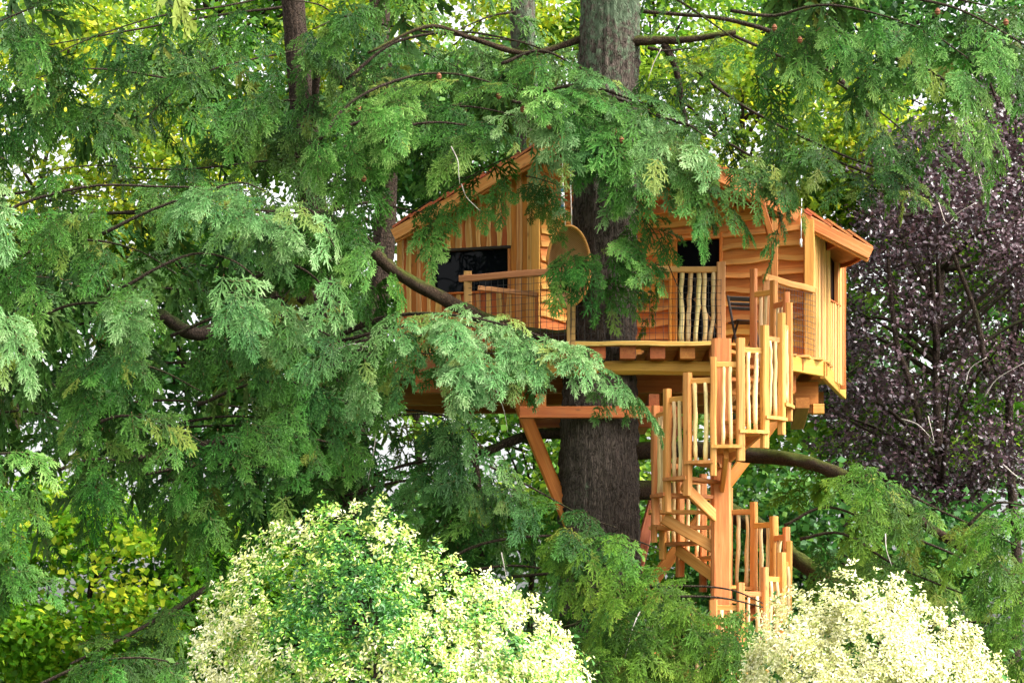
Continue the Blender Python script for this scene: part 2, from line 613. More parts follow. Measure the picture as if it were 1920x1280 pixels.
# roof geometry: ridge runs away from the camera
R0, R1 = V(1.47, 40.8, 10.9), V(1.9, 45.0, 10.75)
L0, L1 = V(-1.93, 41.62, 9.16), V(-1.3, 45.2, 9.1)
E0, E1, E2 = V(5.85, 41.6, 8.84), V(5.70, 42.7, 8.86), V(5.0, 44.6, 8.95)


def roof_z(x, y):
    """Underside height of the roof above plan point (x, y)."""
    def plane(p, q, s):
        n = (q - p).cross(s - p)
        return p.z - (n.x * (x - p.x) + n.y * (y - p.y)) / n.z
    return min(plane(R0, L0, R1), plane(R0, E0, R1)) - 0.10


def wall_panel(name, P, Q, openings, top=None, label=None, thick=0.06, inset=0.0):
    """Backing panel of a wall from P to Q with rectangular openings (u0,u1,v0,v1); returns object and frame."""
    d = Q - P
    L = d.length
    d.normalize()
    nrm = V(d.y, -d.x, 0)
    if nrm.y > 0.5 and name != "x":
        nrm = -nrm
    us = sorted({0.0, L, *[o[0] for o in openings], *[o[1] for o in openings], *np.linspace(0, L, 9)})
    vs, fs = [], []
    Mw = Matrix((d, V(0, 0, 1), d.cross(V(0, 0, 1)))).transposed().to_4x4()
    Mw.translation = P

    def quad(u0, u1, v00, v01, v10, v11):
        k = len(vs)
        vs.extend([(u0, v00, 0), (u1, v10, 0), (u1, v11, 0), (u0, v01, 0), (u0, v00, -thick), (u1, v10, -thick), (u1, v11, -thick), (u0, v01, -thick)])
        fs.extend([(k, k + 1, k + 2, k + 3), (k + 7, k + 6, k + 5, k + 4), (k, k + 3, k + 7, k + 4), (k + 1, k + 5, k + 6, k + 2), (k + 3, k + 2, k + 6, k + 7), (k, k + 4, k + 5, k + 1)])
    tp = lambda u: min((roof_z(*(P + d * u).xy) - DZ - 0.01), top if top else 99)
    for u0, u1 in zip(us[:-1], us[1:]):
        if u1 - u0 < 1e-4:
            continue
        mid = (u0 + u1) / 2
        op = [o for o in openings if o[0] - 1e-6 <= mid <= o[1] + 1e-6]
        if op:
            o = op[0]
            if o[2] > 0.01:
                quad(u0, u1, 0, o[2], 0, o[2])
            if o[3] < min(tp(u0), tp(u1)):
                quad(u0, u1, o[3], tp(u0), o[3], tp(u1))
        else:
            quad(u0, u1, 0, tp(u0), 0, tp(u1))
    ob = put(name, pymesh(name, vs, fs), M_PANEL, house, Mw, label=label)
    front = d.cross(V(0, 0, 1))
    return ob, d, front, tp


def batten_wall(P, Q, openings, label, bw=0.172, seed=3, plain_boards=False, start=0.0, lo=-0.12):
    ob, d, nr, tp = wall_panel("wall", P, Q, openings, label=label)
    r = random.Random(seed)
    L = (Q - P).length

    def spans(u):
        op = [o for o in openings if o[0] - 0.02 < u < o[1] + 0.02]
        top = tp(u) - 0.005
        if op:
            o = op[0]
            return [(lo, o[2]), (o[3], top)] if o[2] > 0.02 else [(o[3], top)]
        return [(lo, top)]
    u = start + bw / 2
    while u < L:
        for a, b in spans(u):
            if b - a < 0.06:
                continue
            q = P + d * u + nr * 0.016
            live_board("board", ob, q + V(0, 0, a), q + V(0, 0, b), bw - 0.012, 0.022, M_BOARD, nr, wave=0.003, segs=3, sapw=0.05 + 0.05 * r.random(), r=r)
        u += bw
    u = start
    while u < L + 0.02:
        uu = min(max(u, 0.03), L - 0.02)
        inside = any(o[0] < uu < o[1] for o in openings)
        for a, b in spans(uu):
            if b - a < 0.06:
                continue
            q = P + d * uu + nr * 0.045
            live_board("batten", ob, q + V(0, 0, a), q + V(0, 0, b), r.uniform(0.07, 0.105), 0.024, M_PALE, nr, wave=0.012, segs=7, sapw=0.3, r=r)
        u += bw
    return ob, d, nr


def u_of(P, Q, px):
    """distance along P->Q (plan) where the line of sight of photo column px meets it"""
    k = (px - 960) / FPX
    d = (Q - P).normalized()
    return (k * P.y - P.x) / (d.x - k * d.y)


# left wing: board and batten with a wide window
ua, ub = u_of(A0, A1, 812), u_of(A0, A1, 958)
zt, zb = 1.84, 1.12
wallA, dA, nA = batten_wall(A0, A1, [(ua, ub, zb, zt)], "left wing wall of orange boards under pale wavy battens")


def frame_at(P, d, nr, u, v, off):
    return P + d * u + V(0, 0, v) + nr * off


win = None


def make_window(P, d, nr, u0, u1, v0, v1, fw=0.05, mull=()):
    Mw = Matrix((d, V(0, 0, 1), nr)).transposed().to_4x4()
    Mw.translation = P + d * u0 + V(0, 0, v0)
    W_, H_ = u1 - u0, v1 - v0
    pane = pymesh("window", [(0, 0, -0.03), (W_, 0, -0.03), (W_, H_, -0.03), (0, H_, -0.03), (0, 0, -0.045), (W_, 0, -0.045), (W_, H_, -0.045), (0, H_, -0.045)],
                  [(0, 1, 2, 3), (7, 6, 5, 4), (0, 4, 5, 1), (1, 5, 6, 2), (2, 6, 7, 3), (3, 7, 4, 0)])
    o = put("window", pane, M_GLASS, house, Mw)
    f = lambda u, v: frame_at(P, d, nr, u, v, 0.02)
    beam("frame", o, f(u0 - 0.01, v1 + fw / 2 - 0.045), f(u1 + 0.01, v1 + fw / 2 - 0.045), 0.09, fw, M_DARKW, nr.cross(d), 2)
    beam("sill", o, f(u0 - 0.04, v0 - 0.01), f(u1 + 0.04, v0 - 0.01), 0.13, 0.035, M_BOARD, V(0, 0, 1), 2)
    for uu in (u0 + 0.02, u1 - 0.02):
        beam("frame", o, f(uu, v0 + 0.012), f(uu, v1 - 0.05), 0.04, 0.08, M_DARKW if uu < u1 - .1 else M_PALE, nr, 2)
    for mm in mull:
        uu = u0 + (u1 - u0) * mm
        beam("frame", o, f(uu, v0 + 0.012), f(uu, v1 - 0.05), 0.035, 0.06, M_DARKW, nr, 2)
    return o


make_window(A0, dA, nA, ua, ub, zb, zt)
cornerA = beam("corner_post", house, A1 + V(-0.02, -0.05, -0.15), A1 + V(-0.02, -0.05, roof_z(A1.x, A1.y - .05) - DZ - 0.02), 0.13, 0.11, M_PALE, V(0, -1, 0), 4)
beam("corner_post", house, A0 + V(0.0, -0.03, -0.12), A0 + V(0.0, -0.03, roof_z(A0.x, A0.y - .03) - DZ - 0.02), 0.09, 0.09, M_PALE, V(0, -1, 0), 3)


# horizontal live-edge cladding
def clap_wall(P, Q, openings, label, seed, hh=0.235):
    ob, d, nr, tp = wall_panel("wall", P, Q, openings, label=label)
    r = random.Random(seed)
    L = (Q - P).length
    v = -0.02
    while v < 4.0:
        segs_ = [(0.0, L)]
        for o in openings:
            if o[2] < v + hh * 0.6 and o[3] > v + hh * 0.4:
                ns = []
                for a, b in segs_:
                    if o[0] > a:
                        ns.append((a, min(b, o[0])))
                    if o[1] < b:
                        ns.append((max(a, o[1]), b))
                segs_ = ns
        for a, b in segs_:
            # clip to the roof line
            us = [u for u in np.linspace(a, b, 30) if tp(u) > v + hh * 0.9]
            if len(us) < 2 or us[-1] - us[0] < 0.15:
                continue
            a2, b2 = us[0] + 0.004, us[-1] - 0.004
            tilt = (nr + V(0, 0, 0.20)).normalized()
            base = P + V(0, 0, v + hh / 2) + nr * 0.035
            live_board("clapboard", ob, base + d * b2, base + d * a2, hh + 0.035, 0.022, M_CLAP, tilt, wave=0.018, segs=8, both=False, sapw=0.3, r=r) \
                if False else live_board("clapboard", ob, base + d * a2, base + d * b2, hh + 0.04, 0.03, M_CLAP, tilt, wave=0.026, segs=9, both=False, sapw=0.3, r=r)
        v += hh + r.uniform(-0.015, 0.015)
    return ob, d, nr


clap_wall(A1 + V(0.03, 0.02, 0), B1, [], "recess side wall of horizontal wavy clapboards", 5)
du0, du1 = u_of(B1, C1, 1256), u_of(B1, C1, 1356)
wallC, dC, nC = clap_wall(B1, C1, [(du0, du1, 0.0, 2.15)], "porch back wall of horizontal wavy clapboards", 8)
# glazed door in the porch wall
Md = Matrix((dC, V(0, 0, 1), nC)).transposed().to_4x4()
Md.translation = B1 + dC * du0
dw = du1 - du0
dl = pymesh("door", [(0.12, 0.1, -0.02), (dw - 0.06, 0.1, -0.02), (dw - 0.06, 2.02, -0.02), (0.12, 2.02, -0.02), (0.12, 0.1, -0.04), (dw - 0.06, 0.1, -0.04), (dw - 0.06, 2.02, -0.04), (0.12, 2.02, -0.04)],
            [(0, 1, 2, 3), (7, 6, 5, 4), (0, 4, 5, 1), (1, 5, 6, 2), (2, 6, 7, 3), (3, 7, 4, 0)])
door = put("door", dl, M_GLASS, house, Md, label="dark glazed porch door in an orange frame")
fd = lambda u, v, o=0.02: frame_at(B1, dC, nC, du0 + u, v, o)
M_DOORW = wood("door_wood", (0.55, 0.18, 0.025), (0.66, 0.25, 0.04), (0.72, 0.32, 0.06), knots=False, var=0.15)
beam("frame", door, fd(0.02, 0), fd(0.02, 2.12), 0.05, 0.12, M_DOORW, nC, 3)
beam("frame", door, fd(0.085, 0.01, 0.0), fd(0.085, 2.08, 0.0), 0.075, 0.07, M_DOORW, nC, 3)
beam("frame", door, fd(dw - 0.02, 0), fd(dw - 0.02, 2.12), 0.05, 0.12, M_DOORW, nC, 3)
beam("frame", door, fd(-0.14, 2.17, 0.05), fd(dw + 0.1, 2.17, 0.05), 0.09, 0.1, M_PALE, V(0, 0, 1), 3)
beam("frame", door, fd(0.12, 0.06, 0.0), fd(dw - 0.05, 0.06, 0.0), 0.07, 0.1, M_DOORW, V(0, 0, 1), 2)
beam("frame", door, fd(0.12, 2.07, 0.0), fd(dw - 0.05, 2.07, 0.0), 0.07, 0.06, M_DOORW, V(0, 0, 1), 2)
stick("handle", door, fd(dw - 0.1, 1.0, 0.05), fd(dw - 0.2, 1.0, 0.05), 0.012, M_DARKW, 0.0, 2, 6)

# right wall: vertical boards with a small window
duw0, duw1 = u_of(C1, D1, 1548), u_of(C1, D1, 1567)
wallD, dD, nD, tpD = wall_panel("wall", C1, D1, [(duw0, duw1, 1.12, 2.0)], label="bright right wall of narrow upright boards")
LD = (D1 - C1).length
u = 0.02
rr_ = random.Random(21)
while u < LD:
    bw = rr_.uniform(0.075, 0.12)
    um = u + bw / 2
    inw = duw0 - 0.03 < um < duw1 + 0.03
    for a, b in ([(-0.2, 1.12), (2.0, tpD(min(um, LD)) - 0.005)] if inw else [(-0.2, tpD(min(um, LD)) - 0.005)]):
        if b - a < 0.08:
            continue
        q = C1 + dD * um + nD * (0.03 + rr_.uniform(0, 0.035))
        live_board("board", wallD, q + V(0, 0, a), q + V(0, 0, b), bw - 0.040, 0.045, M_PALE, nD, wave=0.006, segs=5, r=rr_)
    u += bw
make_window(C1, dD, nD, duw0, duw1, 1.12, 2.0)
beam("corner_post", house, C1 + V(0.0, -0.06, -0.18), C1 + V(0.0, -0.06, roof_z(C1.x, C1.y) - DZ - 0.02), 0.16, 0.14, M_PALE, V(0, -1, 0), 4)
beam("corner_post", house, D1 + V(0.04, 0.0, -0.25), D1 + V(0.04, 0.0, roof_z(D1.x, D1.y) - DZ - 0.02), 0.09, 0.09, M_BOARD, V(0, -1, 0), 4)
# back walls so that the rooms are dark and closed
for P, Q in ((D1, BK), (BK, A0)):
    wall_panel("wall", P, Q, [], label="back wall of plain boards")
# floor slab of the room
# ---- roof: two slopes with boards underneath, fascia and shingle courses
roof = None


def slope(name, ridge_a, ridge_b, eave_pts, label):
    """underside panel (12 cm thick) of one roof slope"""
    top = [ridge_a, *eave_pts, ridge_b]
    n = (top[1] - top[0]).cross(top[-1] - top[0]).normalized()
    if n.z < 0:
        n = -n
    vs = [p - n * 0.02 for p in top] + [p - n * 0.07 for p in top]
    k = len(top)
    fs = [tuple(range(k)), tuple(range(2 * k - 1, k - 1, -1))] + [(i, k + i, k + (i + 1) % k, (i + 1) % k) for i in range(k)]
    return put("roof", pymesh("roof", vs, fs), M_SHING, house, label=label), n


roofL, nL = slope("roof", R0, R1, [L0, L1], "left roof slope")
roofR, nR = slope("roof", R0, R1, [E0, E1, E2], "right roof slope")


def courses(ro, n, ra, rb, ea, eb, cnt):
    for i in range(cnt):
        t0, t1 = i / cnt, (i + 1.35) / cnt
        t1 = min(t1, 1.03)
        a0, a1 = ea.lerp(ra, t0), ea.lerp(ra, t1)
        b0, b1 = eb.lerp(rb, t0), eb.lerp(rb, t1)
        over = (a0 - b0).normalized() * 0.05
        beam_p0, beam_p1 = (a0 + a1) / 2 + over, (b0 + b1) / 2
        wd = (a1 - a0).length
        upv = (n + (ea - ra).normalized() * -0.10).normalized()
        # tilt so the lower edge stands proud of the course below
        tilt = (n - (ra - ea).normalized() * 0.13).normalized()
        beam("shingle_course", ro, beam_p0 + n * 0.035, beam_p1 + n * 0.035, wd, 0.035, M_SHING, tilt, 4, 0.006)


courses(roofL, nL, R0, R1, L0, L1, 12)
courses(roofR, nR, R0, R1, E0, E1.lerp(E2, 0.5), 13)


def verge(ro, a, b, n, wid=0.19):
    off = V(0, -0.035, 0)
    dn = -n * (wid / 2 + 0.005)
    beam("fascia", ro, a + off + dn, b + off + dn, 0.04, wid, M_POST, n, 5)
    beam("fascia", ro, a + off + dn * 1.9 + V(0, 0.05, -0.02), b + off + dn * 1.9 + V(0, 0.05, -0.02), 0.06, 0.06, M_PALE, n, 5)


verge(roofL, L0 - (R0 - L0).normalized() * 0.05, R0, nL)
verge(roofR, R0, E0 + (E0 - R0).normalized() * 0.02, nR)
beam("fascia", roofR, E0 - nR * 0.08, E1 - nR * 0.08, 0.035, 0.12, M_BOARD, nR, 3)
beam("fascia", roofR, E1 - nR * 0.08, E2 - nR * 0.08, 0.035, 0.12, M_BOARD, nR, 3)
beam("fascia", roofL, L0 - nL * 0.08, L1 - nL * 0.08, 0.035, 0.12, M_BOARD, nL, 3)
beam("ridge_beam", house, R0 + V(0, 0.1, -0.22), R1 + V(0, -0.1, -0.22), 0.1, 0.2, M_BEAM)
for f in (0.22, 0.45, 0.68, 0.88):
    p = R0.lerp(E0, f)
    q = R1.lerp(E2, f)
    beam("rafter", house, p + V(0, 0.12, -0.15), q + V(0, -0.1, -0.15), 0.08, 0.12, M_BEAM)
# porch post with V braces holding the right slope
pp = at(1452, 640, 40.9)
pp.z = DZ
ptop = roof_z(pp.x, pp.y) - 0.06
ppost = beam("porch_post", house, pp, V(pp.x, pp.y, ptop - 0.28), 0.11, 0.11, M_PALE, V(0, -1, 0), 4, 0.01)
for s in (-1, 1):
    q = V(pp.x + s * 0.26, pp.y, roof_z(pp.x + s * 0.26, pp.y) - 0.02)
    beam("post_brace", house, V(pp.x + s * 0.04, pp.y - 0.01, ptop - 0.62), q, 0.1, 0.13, M_BOARD, V(0, -1, 0), 3)

# ---- deck
OUT_L = [(39.3, 0.75), (40.1, -0.85), (42.0, -2.2), (44.5, -2.0)]
OUT_R = [(39.3, 3.15), (40.0, 3.95), (41.3, 5.02), (44.5, 5.80)]
lx = lambda y: float(np.interp(y, [a for a, _ in OUT_L], [b for _, b in OUT_L]))
rx = lambda y: float(np.interp(y, [a for a, _ in OUT_R], [b for _, b in OUT_R]))
base = pymesh("deck", [(-1.9, 42.2, DZ - 0.0525), (5.2, 42.2, DZ - 0.0525), (5.6, 44.3, DZ - 0.0525), (-1.9, 44.3, DZ - 0.0525), (-1.9, 42.2, DZ - 0.0375), (5.2, 42.2, DZ - 0.0375), (5.6, 44.3, DZ - 0.0375), (-1.9, 44.3, DZ - 0.0375)],
              [(3, 2, 1, 0), (4, 5, 6, 7), (0, 1, 5, 4), (1, 2, 6, 5), (2, 3, 7, 6), (3, 0, 4, 7)])
deck = put("deck", base, M_BEAM, house)
y = 39.37
rd = random.Random(4)
while y < 44.4:
    xl, xr = lx(y), rx(y) + rd.uniform(-0.04, 0.07)
    spans_ = [(xl, xr)]
    dy = y - TR.y
    if abs(dy) < 0.66:
        h = math.sqrt(0.66 ** 2 - dy * dy)
        spans_ = [(xl, TR.x - h), (TR.x + h, xr)]
    for a, b in spans_:
        if b - a > 0.1:
            live_board("plank", deck, V(a, y, DZ - 0.017), V(b, y, DZ - 0.017), 0.146, 0.034, M_BOARD, V(0, 0, 1), 0.004, 3, r=rd)
    y += 0.152
# wavy front edge board
live_board("edge_board", deck, V(0.85, 39.262, DZ - 0.03), V(3.05, 39.262, DZ - 0.03), 0.075, 0.035, M_PALE, V(0, -1, 0), 0.010, 9, r=rd)
x = -1.9
while x < 5.3:
    ys = [yy for yy in np.linspace(39.3, 44.3, 101) if lx(yy) < x - 0.05 and rx(yy) > x + 0.05]
    if len(ys) > 3:
        y0, y1 = ys[0] + 0.06, ys[-1]
        if abs(x - TR.x) < 0.62:
            beam("joist", deck, V(x, y0, DZ - 0.15), V(x, TR.y - 0.62, DZ - 0.145), 0.24, 0.2, M_BEAM, V(0, 0, 1), 2, 0.002)
            y0 = TR.y + 0.62
        beam("joist", deck, V(x, y0, DZ - 0.15), V(x, y1, DZ - 0.145), 0.23, 0.2, M_BEAM, V(0, 0, 1), 2, 0.002)
    x += 0.46
# rim along the right side
beam("rim_joist", deck, V(3.93, 40.06, DZ - 0.16), V(5.0, 41.36, DZ - 0.16), 0.07, 0.24, M_BEAMY)
beam("rim_joist", deck, V(5.02, 41.38, DZ - 0.17), V(5.74, 44.3, DZ - 0.17), 0.08, 0.27, M_BEAMY)
beam("rim_joist", deck, V(-0.84, 40.14, DZ - 0.16), V(-2.15, 42.0, DZ - 0.16), 0.07, 0.22, M_BEAM)
# carrying beams, stacked
bz = DZ - 0.25
beam("beam", house, V(-0.4, 39.85, bz - 0.11), V(3.55, 39.62, bz - 0.11), 0.2, 0.21, M_BEAMY, V(0, 0, 1), 8, 0.015, 0.05)
beam("beam", house, V(-2.05, 42.1, bz - 0.22), V(5.03, 42.1, bz - 0.22), 0.16, 0.38, M_BEAM)
beam("beam", house, V(-1.55, 41.1, bz - 0.18), V(4.55, 41.1, bz - 0.18), 0.16, 0.3, M_BEAM)
beam("beam", house, V(-1.8, 43.6, bz - 0.2), V(5.3, 43.6, bz - 0.2), 0.16, 0.36, M_BEAM)
beam("beam", house, V(0.12, 39.57, 5.945), V(2.6, 39.57, 5.945), 0.12, 0.18, M_BEAM)
beam("beam", house, V(0.12, 41.0, 5.945), V(2.85, 41.0, 5.945), 0.14, 0.18, M_BEAM)
for xx in (0.45, 2.2):
    beam("cross_beam", house, V(xx, 39.62, 6.14), V(xx, 43.9, 6.14), 0.16, 0.19, M_BEAM)
beam("cross_beam", house, V(4.62, 40.7, 6.22), V(4.9, 44.0, 6.22), 0.22, 0.16, M_BEAM)
beam("beam_end", house, V(4.92, 41.9, bz - 0.5), V(5.1, 41.9, bz - 0.5), 0.2, 0.16, M_PALE)
# raking struts down to the trunk
beam("strut", house, at(962, 722, 40.6), at(1082, 1015, 40.0), 0.215, 0.18, M_STRUT, V(0, -1, 0), 5, 0.008, 0.03)
beam("strut", house, at(1462, 776, 41.1), at(1148, 1190, 40.1), 0.19, 0.18, M_STRUT, V(0, -1, 0), 5, 0.006, 0.02)
beam("strut", house, at(1262, 800, 42.2), at(1172, 1150, 40.45), 0.2, 0.2, M_BEAM, V(0, -1, 0), 5, 0.006, 0.02)

# ---- deck railing
rail = put("railing", pymesh("railing", [(0, 0, 0)], []), None, house, Matrix.Translation((1.5, 39.4, DZ)))
bpy.data.objects.remove(rail)
RZ = DZ + 1.1


def rail_post(p, h=1.15, wd=0.1, below=0.25):
    return beam("rail_post", house, V(p[0], p[1], DZ - below), V(p[0], p[1], DZ + h), wd, wd, M_RAIL, V(0, -1, 0), 3, 0.005)


pl = at(877, 600, 40.05)
pm = at(1071, 600, 39.3)
pr = at(1352, 600, 39.32)
p3 = at(1436, 600, 40.0)
p4 = at(1524, 600, 41.25)
rail_post(pl, 1.20, 0.125)
rail_post(pm, 1.08, 0.13)
rail_post(pr, 1.22, 0.13)
rail_post(p3, 1.10, 0.10)
rail_post(p4, 1.12, 0.12)
Z_ = lambda p, z: V(p[0], p[1], z)
beam("rail", house, Z_(at(862, 0, 40.05), DZ + 1.085), Z_(at(1075, 0, 39.2), DZ + 1.085), 0.07, 0.10, M_RAIL, V(0, 0, 1), 5, 0.006)
beam("rail", house, Z_(at(1203, 0, 39.3), DZ + 1.11), Z_(at(1346, 0, 39.32), DZ + 1.11), 0.06, 0.09, M_RAIL, V(0, 0, 1), 5, 0.006)
beam("rail", house, Z_(at(1432, 0, 39.9), DZ + 1.09), Z_(at(1528, 0, 41.25), DZ + 1.09), 0.07, 0.10, M_PALE, V(0, 0, 1), 4, 0.006)
beam("rail", house, Z_(at(896, 0, 40.25), at(0, 540, 40.25).z), Z_(at(1006, 0, 40.5), at(0, 552, 40.5).z), 0.06, 0.075, M_RAIL, V(0, 0, 1), 4, 0.004)
beam("rail_post", house, V(*at(1006, 549, 40.52)), Z_(at(1006, 0, 40.52), DZ - 0.1), 0.06, 0.06, M_BEAM, V(0, -1, 0), 2)
for i, (a, b) in enumerate(((1296, 1290), (1309, 1304), (1320, 1321), (1338, 1331))):
    stick("baluster", house, Z_(at(b, 0, 39.34), DZ), Z_(at(a, 0, 39.34), DZ + 1.07), 0.035, M_STICK, 0.028, 8, 7, 60 + i)
stick("baluster", house, Z_(at(1278, 0, 39.34), DZ), Z_(at(1280, 0, 39.34), DZ + 1.07), 0.04, M_STICK, 0.02, 8, 7, 68)
beam("rail_brace", house, Z_(at(1302, 0, 39.42), DZ + 0.68), Z_(at(1350, 0, 39.4), DZ + 0.18), 0.035, 0.06, M_RAIL, V(0, -1, 0), 3)
beam("rail", house, Z_(at(1290, 0, 39.45), DZ + 0.98), Z_(at(1350, 0, 39.45), DZ + 0.98), 0.035, 0.05, M_DARKW, V(0, 0, 1), 2)


def net(P, Q, z0, z1, step=0.1, off=0.0, sag=0.0):
    """wire netting: thin square wires, joined into one part"""
    parts = []
    L = (Q - P).length
    n = int(L / step)
    d = (Q - P) / L
    wob = random.Random(int(P.x * 100))
    for i in range(n + 1):
        u = i * L / n
        j = [wob.uniform(-0.012, 0.012) for _ in range(4)]
        pts = [P + d * (u + j[0]) + V(0, 0, z0), P + d * (u + j[1]) + V(0, 0, (z0 + z1) / 2), P + d * (u + j[2]) + V(0, 0, z1)]
        parts.append(tube_geo([list(p) for p in pts], [0.0035] * 3, 4, 0, 0, False))
    m = int((z1 - z0) / step)
    for i in range(m + 1):
        z = z0 + (z1 - z0) * i / m
        pts = [P + d * L * f + V(0, 0, z + wob.uniform(-0.012, 0.012)) for f in np.linspace(0, 1, 6)]
        parts.append(tube_geo([list(p) for p in pts], [0.0035] * 6, 4, 0, 0, False))
    co, tri = merge_geo(parts)
    put("netting", trimesh("netting", co, tri), M_NET, house, kind="stuff")


net(Z_(pl, 0) + V(0, -0.06, 0), Z_(pm, 0) + V(0, -0.07, 0), DZ - 0.1, DZ + 1.03)
net(Z_(pm, 0) + V(0, -0.07, 0), Z_(pr, 0) + V(0, -0.08, 0), DZ + 0.02, DZ + 0.95)
net(Z_(p3, 0) + V(0.05, -0.04, 0), Z_(p4, 0) + V(0.05, -0.04, 0), DZ + 0.02, DZ + 1.0, 0.085)

# ------------------------------------------------------------------ spiral staircase
SX, SY, SR = 3.18, 38.9, 1.03
Z0, RISE, STEP = 5.28, 0.2246, R(22.5)
stair = thing("spiral_staircase", "pale timber spiral staircase with crooked stick balusters winding up to the deck", "staircase", (SX, SY, 0))
newel = beam("newel_post", stair, V(SX, SY, 0), V(SX, SY, 6.98), 0.31, 0.29, M_POST, V(0, -1, 0), 10, 0.012, 0.04, taper=0.06)


def pol(th, r, z):
    return V(SX + r * math.sin(th), SY - r * math.cos(th), z)


rs = random.Random(77)
for k in range(-22, 8):
    th = k * STEP
    z = Z0 + k * RISE
    # tread: wedge plank with a slightly wavy nose
    Mt = Matrix.Translation(V(SX, SY, z)) @ Matrix.Rotation(th - math.pi / 2, 4, 'Z')
    ri, ro, wi, wo_, tk = 0.13, SR + 0.06, 0.07, 0.225, 0.05
    pts = [(ri, -wi), (0.6, -0.145 + rs.uniform(-.01, .01)), (ro, -wo_ + rs.uniform(-.02, .01)), (ro + 0.02, rs.uniform(-.03, .03)), (ro, wo_ + rs.uniform(-.01, .02)), (0.6, 0.15), (ri, wi)]
    n = len(pts)
    vs = [(x, y, -tk) for x, y in pts] + [(x, y, 0) for x, y in pts]
    fs = [tuple(range(n - 1, -1, -1)), tuple(range(n, 2 * n))] + [(i, (i + 1) % n, n + (i + 1) % n, n + i) for i in range(n)]
    put("tread", pymesh("tread", vs, fs), M_POST, stair, Mt)
    if k % 2 == 0:
        beam("bracket", stair, pol(th, 0.12, z - 0.56), pol(th, 0.88, z - 0.115), 0.07, 0.17, M_POST, V(0, 0, 1), 3, 0.004)
    # outer post between this tread and the next
    thp = th + STEP / 2
    if k < 7:
        zp = z + RISE / 2
        beam("post", stair, pol(thp, SR, zp - 0.37 + rs.uniform(-.04, .04)), pol(thp, SR, zp + 1.44 + rs.uniform(-.03, .03)), rs.uniform(.095, .125), rs.uniform(.09, .115), M_POST, pol(thp, 1, 0) - V(SX, SY, 0), 4, 0.008, 0.018)
    if -22 < k < 7:
        a, b = th - STEP / 2, th + STEP / 2
        zr = z + 1.17 + rs.uniform(-.02, .02)
        beam("rail", stair, pol(a, SR - 0.015, zr).lerp(pol(b, SR - 0.015, zr), 0.1), pol(b, SR - 0.015, zr).lerp(pol(a, SR - 0.015, zr), 0.1), 0.05, 0.085, M_POST if rs.random() < .6 else M_PALE, V(0, 0, 1), 2, 0.004)
        for q, f in enumerate((0.33, 0.67)):
            f += rs.uniform(-.05, .05)
            p0 = pol(a, SR, z).lerp(pol(b, SR, z), f)
            p1 = pol(a, SR, zr - 0.03).lerp(pol(b, SR, zr - 0.03), f + rs.uniform(-.05, .05))
            stick("baluster", stair, p0, p1, rs.uniform(.027, .04), M_STICK, 0.016, 7, 7, 200 + k * 2 + q, r1=rs.uniform(.024, .032))

# ------------------------------------------------------------------ folding chair on the deck
cx, cy = at(1394, 0, 40.45).x, 40.45
ch = thing("folding_chair", "small dark slatted folding chair on the deck by the clapboard wall", "chair", (cx, cy, DZ))
cl = lambda a, b, c: V(cx + a * 0.96 - b * 0.27, cy + a * 0.27 + b * 0.96, DZ + c)   # chair turned a little
for s in (-1, 1):
    beam("leg", ch, cl(s * 0.19, -0.22, 0), cl(s * 0.19, 0.20, 0.90), 0.036, 0.05, M_DARKW, (0, -1, 0), 3)
    beam("leg", ch, cl(s * 0.155, 0.26, 0), cl(s * 0.155, -0.19, 0.47), 0.036, 0.05, M_DARKW, (0, -1, 0), 3)
for i in range(5):
    beam("seat_slat", ch, cl(-0.19, -0.19 + i * 0.085, 0.465), cl(0.19, -0.19 + i * 0.085, 0.465), 0.065, 0.02, M_DARKW, (0, 0, 1), 2)
for i, zz in enumerate((0.86, 0.77, 0.70)):
    yy = -0.22 + 0.42 * zz / 0.90
    beam("backrest_slat", ch, cl(-0.19, yy, zz), cl(0.19, yy, zz), 0.026, 0.075 if i == 0 else 0.055, M_DARKW, (0, -0.4, 1), 2)
beam("stretcher", ch, cl(-0.15, 0.17, 0.1), cl(0.15, 0.17, 0.1), 0.02, 0.03, M_DARKW, (0, 0, 1), 2)

# ------------------------------------------------------------------ hanging wicker chair
wx, wy = at(1066, 0, 39.62).x, 39.62
wk = thing("hanging_chair", "round backed woven wicker hanging chair on two ropes beside the trunk", "hanging chair", (wx, wy, DZ + 0.3))
ztop, zbot = at(0, 424, wy).z, at(0, 575, wy).z
hgt = (ztop - zbot) / 2
zc = (ztop + zbot) / 2
vs, fs = [], []
nu, nv = 20, 12
for i in range(nv + 1):
    ph = math.pi / 2 * i / nv                        # bowl: rim (0) to its deepest point
    for j in range(nu):
        a = 2 * math.pi * j / nu
        wsc = 0.335 * (1.0 if math.sin(a) > 0 else 1.0)
        vs.append((wsc * math.cos(a) * math.cos(ph), 0.26 * math.sin(ph) + 0.02 * math.cos(2 * a), hgt * math.sin(a) * math.cos(ph)))
for i in range(nv):
    for j in range(nu):
        q = (j + 1) % nu
        fs.append((i * nu + j, i * nu + q, (i + 1) * nu + q, (i + 1) * nu + j))
put("shell", pymesh("shell", vs, fs), M_WICK, wk, Matrix.Translation((wx, wy, zc)), smooth=True)
ring = [(wx + 0.335 * math.cos(a), wy - 0.0 + 0.02 * math.cos(2 * a), zc + hgt * math.sin(a)) for a in np.linspace(0, 2 * math.pi, 33)]
tube("rim", wk, ring, [0.024] * 33, M_PALE, 6, 0.05)
